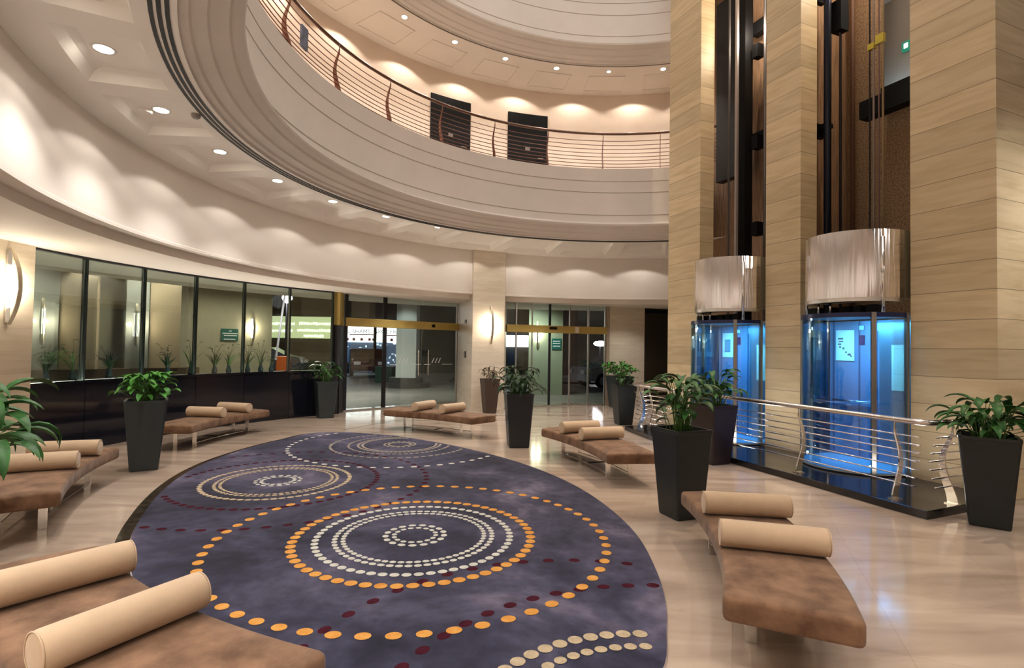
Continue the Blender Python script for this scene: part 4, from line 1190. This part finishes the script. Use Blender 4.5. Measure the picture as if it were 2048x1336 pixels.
# smoke detector, air grille, small adjustable lamp
def small(name, loc, prof, m, label, cat):
    mb = MB(); mb.lathe(prof, 24); o = mb.build(name, m, smooth=True, auto=40, loc=loc); tag(o, label, cat); return o
small('smoke_detector', (-3.575, 5.935, ZS), [(0.0005, -0.045), (0.03, -0.045), (0.045, -0.03), (0.05, 0.0)], mat('grey detector', (0.25, 0.22, 0.2), 0.5), 'small grey smoke detector beside the second coffer downlight', 'smoke detector')
small('spotlight', (-4.27, 6.13, ZR), [(0.0005, -0.03), (0.06, -0.03), (0.075, -0.01), (0.09, 0.0)], mat('pale lamp ring', (0.8, 0.75, 0.7), 0.3), 'pale swivel spotlight in the second coffer', 'spotlight')
# fill lamps added high over the atrium and over the lobby behind the camera
area((C[0], C[1], 12.9), (C[0], C[1], 0), 290, 7, 7, (1, 0.95, 0.90))
for a in (215, 228, 241, 254, 267, 280, 293):
    p = onc(8.15, a)
    spot((p[0], p[1], 2.90), (p[0], p[1], 0), 130 if a < 260 else 50, 120, 0.7)
# uplights added on sill and plinth to brighten the low ceiling and stone pillars
for a0, a1 in zip(MUL[:-1], MUL[1:]):
    a = (a0 + a1) / 2; p = onc(RWIN - 0.04, a)
    l_ = area((p[0], p[1], ZSILL + 0.004), (p[0], p[1], 5), 9, 0.85, 0.03, (1, 0.90, 0.76))
    l_.rotation_euler = (pi, 0, radians(a + 90))
for t, e_ in ((-2.7, 5), (-0.33, 8), (2.1, 5)):
    q = lw(t, -0.75, 0.10)
    l_ = area(q, q + Vector((0, 0, 5)), e_, 0.30, 0.06, (1, 0.92, 0.80)); l_.rotation_euler = (pi, 0, LROT)
# switches on the column's left face
for z, lab in ((2.36, 'small dark sensor box on the column side beside the left door'), (1.45, 'small dark switch plate on the column side beside the left door')):
    base = Vector((ca.x, ca.y, 0)).lerp(Vector((-1.60, 15.9, 0)), 0.42)
    dq = (Vector((-1.60, 15.9, 0)) - Vector((ca.x, ca.y, 0))).normalized(); gq = atan2(dq.y, dq.x)
    mb = MB(); mb.box(-0.10, 0.10, 0.0, 0.025, -0.045 if z > 2 else -0.09, 0.045 if z > 2 else 0.09)
    o = mb.build('wall_switch', mat('dark brown plate', (0.06, 0.04, 0.03), 0.4), bevel=0.004, loc=(base.x, base.y, z), rotz=gq)
    tag(o, lab, 'switch')
# ================================================================== OUTSIDE
mb = MB(); mb.box(-45, 35, -2, 46, -0.20, -0.04)
struct(mb.build('ground', mat('grey paving', (0.17, 0.155, 0.14), 0.45, var=0.25, scale=0.6)), 'grey paving outside the doors')
# porch floor just outside the doors
WA, WBp = Vector((-12.5, 9.5, 0)), Vector((-7.3, 16.3, 0))
wd_ = (WBp - WA).normalized(); wg = atan2(wd_.y, wd_.x)
EXT = mat('outside beige wall', (0.44, 0.39, 0.29), 0.7, var=0.04, scale=3)
def wbox(name, m, x0, x1, y0, y1, z0, z1):
    mb = MB(); mb.box(x0, x1, y0, y1, z0, z1, Matrix.Translation(WA) @ Matrix.Rotation(wg, 4, 'Z')); return mb.build(name, m)
WL = (WBp - WA).length
struct(wbox('wall_outside', EXT, -3, WL, 0, 0.3, 0, 3.6), 'beige outside wall seen through the glass wall')
struct(wbox('wall_outside', mat('brown outside dado', (0.20, 0.14, 0.10), 0.7), -3, WL * 0.72, -0.9, 0, 0, 1.02))
mb = MB(); mb.add([(-18, 6, 3.55), (-6.75, 6.0, 3.55), (-6.9, 8.2, 3.55), (-6.0, 11.0, 3.55), (-4.3, 13.45, 3.55), (-1.5, 16.0, 3.55), (3.2, 16.2, 3.55), (8, 18, 3.55), (8, 21.5, 3.55), (-1, 20.5, 3.55), (-7, 17.5, 3.55), (-14, 11, 3.55)] , [tuple(range(12))])
struct(mb.build('ceiling_porch', mat('teal grey porch ceiling', (0.16, 0.20, 0.17), 0.6)))
# columns outside, the light on one side put into its grey colour
def ext_col(s_, off, label):
    p = WA + wd_ * s_ + Vector((wd_.y, -wd_.x, 0)) * off
    root = empty('column', (p.x, p.y, 1.02), wg + radians(-20)); struct(root, label)
    mb = MB(); mb.box(-0.40, 0.05, -0.35, 0.25, 0, 2.5); mb.build('grey_lit_face', mat('grey lit plaster side', (0.42, 0.42, 0.40), 0.6), root)
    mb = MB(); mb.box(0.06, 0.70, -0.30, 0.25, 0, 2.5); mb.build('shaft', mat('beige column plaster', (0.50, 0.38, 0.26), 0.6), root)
    return p
e1 = ext_col(3.35, 0.6, 'outside column nearest the left edge, seen through the glass'); e2 = ext_col(5.05, 0.6, 'second outside column seen through the glass')
for p, lab in ((e1, 'glowing sconce on the outside column nearest the left edge'), (e2, 'glowing sconce on the second outside column')):
    q = p + Vector((wd_.y, -wd_.x, 0)) * 0.36 - wd_ * 0.33
    make_sconce(Vector((q.x, q.y, 2.05)), wg - radians(20), lab, 5)
    q = p + Vector((wd_.y, -wd_.x, 0)) * 0.55 + wd_ * 0.35
    spot((q.x, q.y, 3.5), (q.x - 0.1, q.y + 0.1, 1.0), 60, 80, 0.3)
q = WA + wd_ * (WL - 0.62) + Vector((wd_.y, -wd_.x, 0)) * 0.005
make_sconce(Vector((q.x, q.y, 2.10)), wg, 'small glowing sconce on the outside wall near its right end', 5)
for s_ in (2.2, 4.6, 6.6, 8.0):
    q = WA + wd_ * s_ + Vector((wd_.y, -wd_.x, 0)) * 1.4
    spot((q.x, q.y, 3.5), (q.x, q.y, 0), 90, 150, 0.8, (1, 0.93, 0.78))
q = WA + wd_ * (WL * 0.853) + Vector((wd_.y, -wd_.x, 0)) * 0.02
mb = MB(); mb.box(-0.24, 0.24, -0.015, 0, 1.72, 2.06); sgn = mb.build('wall_sign', mat('teal sign board', (0.01, 0.12, 0.11), 0.4), loc=(q.x, q.y, 0), rotz=wg)
tag(sgn, 'teal sign with white lines on the outside wall', 'sign')
mb = MB()
for x0, x1, z in ((-0.02, 0.05, 2.00), (-0.20, 0.22, 1.93), (-0.16, 0.20, 1.87), (-0.16, 0.16, 1.765)):
    mb.box(x0, x1, -0.019, -0.015, z - 0.014, z + 0.014)
mb.build('lettering', FROST, sgn)
# vases and stems on the outside ledge
VASE = mat('dark vase', (0.018, 0.03, 0.04), 0.25)
vase_az = [(174.26, 1, 'bushy'), (171.51, 2, 'thin'), (167.64, 3, 'bushy'), (160.75, 4, 'bushy'), (157.78, 5, 'thin'), (154.54, 6, 'bushy'), (152.57, 7, 'thin'), (149.83, 8, 'bushy'), (147.9, 9, 'thin'), (146.3, 10, 'low')]
vl = ['dark spiky plant on the window ledge nearest the left edge', 'thin pale plant on the window ledge left of the first mullion', 'broad grassy plant on the window ledge behind the grey planter', 'spiky plant on the window ledge left of the fourth mullion', 'thin upright plant on the window ledge just left of the third mullion',
      'broad dark grassy plant on the window ledge right of the third mullion', 'thin twiggy plant on the window ledge under the teal sign', 'twiggy plant on the window ledge just right of the fourth mullion', 'slim leafy plant on the window ledge under the small outside sconce', 'low spiky plant on the window ledge beside the orange barrier']
for (deg_, sd, kind), lab in zip(vase_az, vl):
    vx, vy = onc(8.96, deg_)
    root = empty('potted_plant', (vx, vy, ZSILL), 0, lab, 'potted plant', 'small plants along the window ledge')
    mb = MB(); mb.lathe([(0.0005, 0), (0.045, 0), (0.055, 0.05), (0.035, 0.12), (0.028, 0.15), (0.032, 0.16)], 16); mb.build('vase', VASE, root, smooth=True)
    r = random.Random(sd + 40); ms, ml = MB(), MB()
    nst = {'bushy': 16, 'thin': 5, 'low': 10}[kind]
    for i in range(nst):
        a = r.uniform(0, 2 * pi); hh = {'bushy': r.uniform(0.2, 0.42), 'thin': r.uniform(0.25, 0.52), 'low': r.uniform(0.08, 0.2)}[kind]
        sp_ = hh * r.uniform(0.1, 0.45)
        tip = Vector((cos(a) * sp_, sin(a) * sp_, 0.15 + hh))
        ms.tube([(0, 0, 0.10), (cos(a) * sp_ * 0.3, sin(a) * sp_ * 0.3, 0.15 + hh * 0.6), tip], [0.004, 0.003, 0.002], 5)
        leaf(ml, Vector((cos(a) * sp_ * 0.2, sin(a) * sp_ * 0.2, 0.13)), a, 1.25, hh * 0.9, 0.028, 0.7, seg=5)
        if kind != 'bushy' or r.random() < 0.4:
            leaf(ml, tip, a + r.uniform(-1, 1), r.uniform(0, 0.9), 0.09, 0.035, 1.2, seg=4)
    ms.build('stems', mat('dark stem', (0.02, 0.045, 0.02), 0.6), root)
    o = ml.build('foliage', LEAFD if kind != 'thin' else LEAF, root, smooth=True); o['kind'] = 'stuff'

# ---- across the street: grocery shop with its lit sign
def text(parent, body, size, loc, m, rot=(pi / 2, 0, 0), ext=0.01):
    cu = bpy.data.curves.new('lettering', 'FONT'); cu.body = body; cu.size = size; cu.extrude = ext; cu.align_x = 'LEFT'
    tmp = bpy.data.objects.new('lettering', cu); COL.objects.link(tmp); cu.materials.append(m)
    me = bpy.data.meshes.new_from_object(tmp.evaluated_get(bpy.context.evaluated_depsgraph_get()))
    bpy.data.objects.remove(tmp); bpy.data.curves.remove(cu)
    o = bpy.data.objects.new('lettering', me); COL.objects.link(o)
    o.parent = parent; o.location = loc; o.rotation_euler = rot; return o
YS = 34.0
shop = empty('shop_building', (-9.0, YS, 0), 0, 'grocery shop across the street with a lit white sign', 'building')
mb = MB(); mb.box(-16, 22, 0.3, 2, -0.05, 9); mb.build('wall', mat('dark shop wall', (0.035, 0.032, 0.028), 0.8, var=0.4, scale=0.7), shop)
mb = MB(); mb.box(-1.9, 2.6, 0.02, 0.3, 1.86, 2.98); sb = mb.build('sign_board', emat('lit white sign board', (1.0, 0.98, 0.95), 2.6), shop)
text(sb, 'AL SHAMSI GROCERY', 0.37, (-1.66, 0.0, 2.42), mat('black sign paint', (0.02, 0.01, 0.02), 0.6), ext=0.004)
mb = MB(); mb.box(-1.3, 0.3, 0.0, 0.02, 2.30, 2.36); mb.box(0.8, 1.9, 0.0, 0.02, 2.30, 2.36)
for x in (-1.5, -1.1, -0.6, -0.1, 0.15, 0.9, 1.3): mb.box(x, x + 0.16, 0.0, 0.02, 1.95, 2.12)
mb.build('sign_stripe', mat('red sign paint', (0.55, 0.05, 0.08), 0.6), sb)
mb = MB(); mb.box(-1.9, 2.1, 0.1, 0.3, 0.0, 1.86); mb.build('shop_window', emat('dim blue shop window', (0.10, 0.14, 0.22), 0.5), shop)
mb = MB(); r = random.Random(3)
for i in range(46):
    x = r.uniform(-1.8, 2.0); z = r.uniform(0.5, 1.8); w_ = r.uniform(0.03, 0.16); mb.box(x, x + w_, 0.05, 0.1, z, z + r.uniform(0.03, 0.12))
mb.build('shelf_goods', emat('lit goods', (0.75, 0.85, 0.9), 1.2), shop)
mb = MB(); mb.box(0.25, 0.42, -0.1, 0.0, 0, 3.0); mb.build('shop_post', BLACK, shop)
mb = MB(); mb.box(8.0, 10.6, 0.0, 0.3, 1.72, 2.46); mb.build('sign_board', emat('lit white sign board', (1.0, 0.98, 0.95), 2.6), shop)
mb = MB(); mb.box(-6.6, -2.3, 0.0, 0.3, 2.05, 3.42); sg = mb.build('sign_board', emat('lit yellow green sign board', (0.60, 0.66, 0.36), 0.9), shop)
mb = MB()
for x0, x1, z in ((-4.5, -2.5, 2.98), (-6.3, -4.8, 2.95), (-4.6, -2.5, 2.55), (-6.2, -4.9, 2.5), (-4.2, -3.0, 2.2)):
    x = x0
    while x < x1:
        w_ = r.uniform(0.05, 0.14); mb.box(x, x + w_, -0.02, 0.0, z - r.uniform(0.05, 0.1), z + r.uniform(0.05, 0.1)); x += w_ + 0.05
mb.build('lettering', emat('white sign letters', (0.95, 1.0, 0.85), 1.6), sg)
# street lamp, raised barrier, planter box, outside column and sign wall
lamp = empty('street_lamp', (-10.1, 24.0, 0), 0, 'street lamp with a glaring white head above the barrier', 'street lamp')
mb = MB(); mb.tube([(0, 0, 0), (0, 0, 3.9)], 0.05, 10); mb.build('pole', DARKMETAL, lamp)
mb = MB(); mb.lathe([(0.0005, 3.48), (0.14, 3.53), (0.22, 3.72), (0.14, 3.92), (0.0005, 3.97)], 20); mb.build('lamp_head', emat('white street lamp', (1.0, 0.85, 0.95), 30), lamp, smooth=True)
point((-10.1, 23.3, 3.5), 220, (1.0, 0.88, 0.95), 0.3)
bar = empty('barrier_gate', (-9.35, 22.0, -0.04), 0, 'orange barrier box with its white boom raised', 'barrier gate')
mb = MB(); mb.box(-0.22, 0.22, -0.2, 0.2, 0, 1.2); mb.build('housing', mat('orange housing', (0.75, 0.16, 0.03), 0.4, emit=(0.75, 0.16, 0.03), estr=0.0), bar, bevel=0.03)
mb = MB(); mb.tube([(-0.2, -0.25, 1.05), (0.12, -0.25, 3.9)], 0.045, 8); mb.build('boom', mat('white boom', (0.85, 0.82, 0.85), 0.4), bar)
point((-9.0, 20.6, 2.6), 60, (1, 0.92, 0.95), 0.2)
mb = MB(); mb.box(-4.72, -3.90, 21.9, 22.7, 0.35, 4.2); o = mb.build('column', mat('white outside column', (0.52, 0.53, 0.50), 0.6)); struct(o, 'white column outside the left glass door')
mb = MB(); mb.lathe([(0.95, -0.04), (0.95, 0.14), (0.75, 0.14), (0.75, 0.36), (0.0005, 0.36)], 32); o = mb.build('trim_plinth', mat('dark round plinth', (0.03, 0.028, 0.028), 0.5), loc=(-4.31, 22.3, 0)); struct(o)
mb = MB(); mb.box(-6.25, -5.45, 24.6, 25.4, -0.04, 0.7); o = mb.build('planter_box', mat('dark green planter box', (0.012, 0.05, 0.03), 0.5), bevel=0.03); tag(o, 'dark green planter box outside the left glass door', 'planter')
mb = MB(); mb.box(0.62, 1.86, 19.6, 19.9, -0.04, 3.55); struct(mb.build('wall_outside', mat('sage outside pier', (0.30, 0.33, 0.24), 0.7)), 'sage green outside pier behind the right glass door')
make_sconce(Vector((0.93, 19.6, 2.15)), 0, 'glowing sconce on the outside pier behind the right glass door', 6)
mb = MB(); mb.box(1.46, 1.80, 19.57, 19.6, 1.62, 2.02); sg = mb.build('wall_sign', mat('teal sign board', (0.01, 0.12, 0.11), 0.4)); tag(sg, 'green sign on the outside pier behind the right glass door', 'sign')
mb = MB()
for z in (1.92, 1.84, 1.74): mb.box(1.50, 1.76, 19.565, 19.57, z - 0.015, z + 0.015)
mb.build('lettering', FROST, sg)
# flower bed kerb strip outside the right door
mb = MB(); mb.box(-3, 8, 26.0, 30.0, -0.04, 0.05); struct(mb.build('road', mat('dark asphalt', (0.03, 0.03, 0.035), 0.6, var=0.3, scale=2)))
def make_car(loc, rz, col, label):
    root = empty('car', loc, rz, label, 'car', 'parked cars')
    prof = [(-2.1, 0.32), (-2.15, 0.75), (-1.95, 0.90), (-1.35, 0.96), (-0.75, 1.40), (0.55, 1.44), (1.35, 1.02), (2.0, 0.92), (2.15, 0.6), (2.1, 0.30)]
    def sec(y, ins): return [(x * (1 - ins * 0.06), y, z - (ins * 0.06 if z > 0.9 else 0)) for x, z in prof]
    mb = MB(); mb.loft([sec(-0.86, 1), sec(-0.78, 0.2), sec(0.78, 0.2), sec(0.86, 1)]); mb.build('body', mat(label[:10] + ' paint', col, 0.25, 0.3, coat=0.6), root, smooth=True, auto=25)
    for y in (-0.83, 0.83):
        mb = MB(); mb.add([(-1.15, y, 0.98), (-0.7, y, 1.33), (0.5, y, 1.36), (1.1, y, 1.02), (-1.15, y * 1.03, 0.98), (-0.7, y * 1.0, 1.33), (0.5, y, 1.36), (1.1, y * 1.03, 1.02)], [(0, 1, 2, 3), (4, 5, 6, 7)]); mb.build('side_window', GRANITE, root)
    for x in (-1.3, 1.3):
        for y in (-0.82, 0.82):
            T = Matrix.Translation((x, y, 0.32)) @ Matrix.Rotation(pi / 2, 4, 'X')
            mb = MB(); mb.lathe([(0.0005, -0.1), (0.2, -0.1), (0.32, -0.09), (0.32, 0.09), (0.2, 0.1), (0.0005, 0.1)], 24, T=T); w_ = mb.build('wheel', BLACK, root)
            mb = MB(); mb.lathe([(0.0005, -0.11), (0.19, -0.105), (0.19, 0.105), (0.0005, 0.11)], 16, T=T); mb.build('rim', STEEL, w_)
    for y in (-0.6, 0.6):
        mb = MB(); mb.box(2.06, 2.16, y - 0.17, y + 0.17, 0.62, 0.78); mb.build('headlight', mat('pale headlight', (0.8, 0.8, 0.75), 0.2), root)
    return root
make_car((4.9, 24.6, -0.04), radians(200), (0.55, 0.55, 0.62), 'pale car parked outside the right glass door')
make_car((-8.0, 29.5, 0.05), radians(-70), (0.10, 0.035, 0.035), 'dull red car parked before the grocery shop')
make_car((-13.2, 28.5, 0.05), radians(10), (0.10, 0.11, 0.14), 'dark car parked behind the orange barrier')
mb = MB(); mb.lathe([(0.0005, -0.25), (0.2, -0.2), (0.28, 0), (0.2, 0.2), (0.0005, 0.25)], 16); 
fl_ = empty('street_lamp', (5.05, 30.5, 0), 0, 'bright white lamp above the pale car outside the right door', 'street lamp')
o = mb.build('lamp_head', emat('white street lamp', (1.0, 0.85, 0.95), 30), fl_, smooth=True, loc=(0, 0, 1.98)); o.scale = (1.5, 0.8, 0.6)
mb = MB(); mb.tube([(0, 0.2, 0), (0, 0.2, 1.9)], 0.05, 8); mb.build('pole', DARKMETAL, fl_)
# porch lamps over the paving in front of the doors
spot((-5.5, 18.0, 3.45), (-5.5, 18.6, 0), 800, 140, 0.9, (1, 0.95, 0.85))
spot((0.6, 18.4, 3.45), (0.6, 18.9, 0), 330, 140, 0.9, (0.95, 1, 0.88))
spot((-4.3, 20.8, 3.3), (-4.3, 22.3, 1.5), 40, 90, 0.9, (0.95, 1, 0.95))

# ================================================================== WORLD, CAMERA, VIEW
W = bpy.data.worlds.new('night sky'); S.world = W; W.use_nodes = True
bg = W.node_tree.nodes['Background']
bg.inputs['Color'].default_value = (0.010, 0.011, 0.018, 1); bg.inputs['Strength'].default_value = 1.0

cam = bpy.data.cameras.new('camera'); co = bpy.data.objects.new('camera', cam); COL.objects.link(co)
cam.sensor_width = 36.0; cam.sensor_fit = 'HORIZONTAL'
cam.lens = 1073.0 / 2048.0 * 36.0
tl, rl = 0.026, 0.0166
fw = Vector((0, cos(tl), sin(tl))); u0 = Vector((0, -sin(tl), cos(tl))); r0 = Vector((1, 0, 0))
rt = r0 * cos(rl) + u0 * sin(rl); up = -r0 * sin(rl) + u0 * cos(rl)
co.matrix_world = Matrix(((rt.x, up.x, -fw.x, 0), (rt.y, up.y, -fw.y, 0), (rt.z, up.z, -fw.z, 1.65), (0, 0, 0, 1)))
cam.clip_start = 0.05; cam.clip_end = 200
S.camera = co
S.view_settings.view_transform = 'Standard'
S.view_settings.look = 'None'
S.view_settings.exposure = 0.40
S.view_settings.gamma = 1.0
S.view_settings.use_curve_mapping = False
cy = S.cycles
cy.use_denoising = True
cy.max_bounces = 7; cy.diffuse_bounces = 4; cy.glossy_bounces = 4; cy.transparent_max_bounces = 24; cy.transmission_bounces = 4
cy.sample_clamp_indirect = 6.0
cy.caustics_reflective = False; cy.caustics_refractive = False
cy.use_light_tree = True
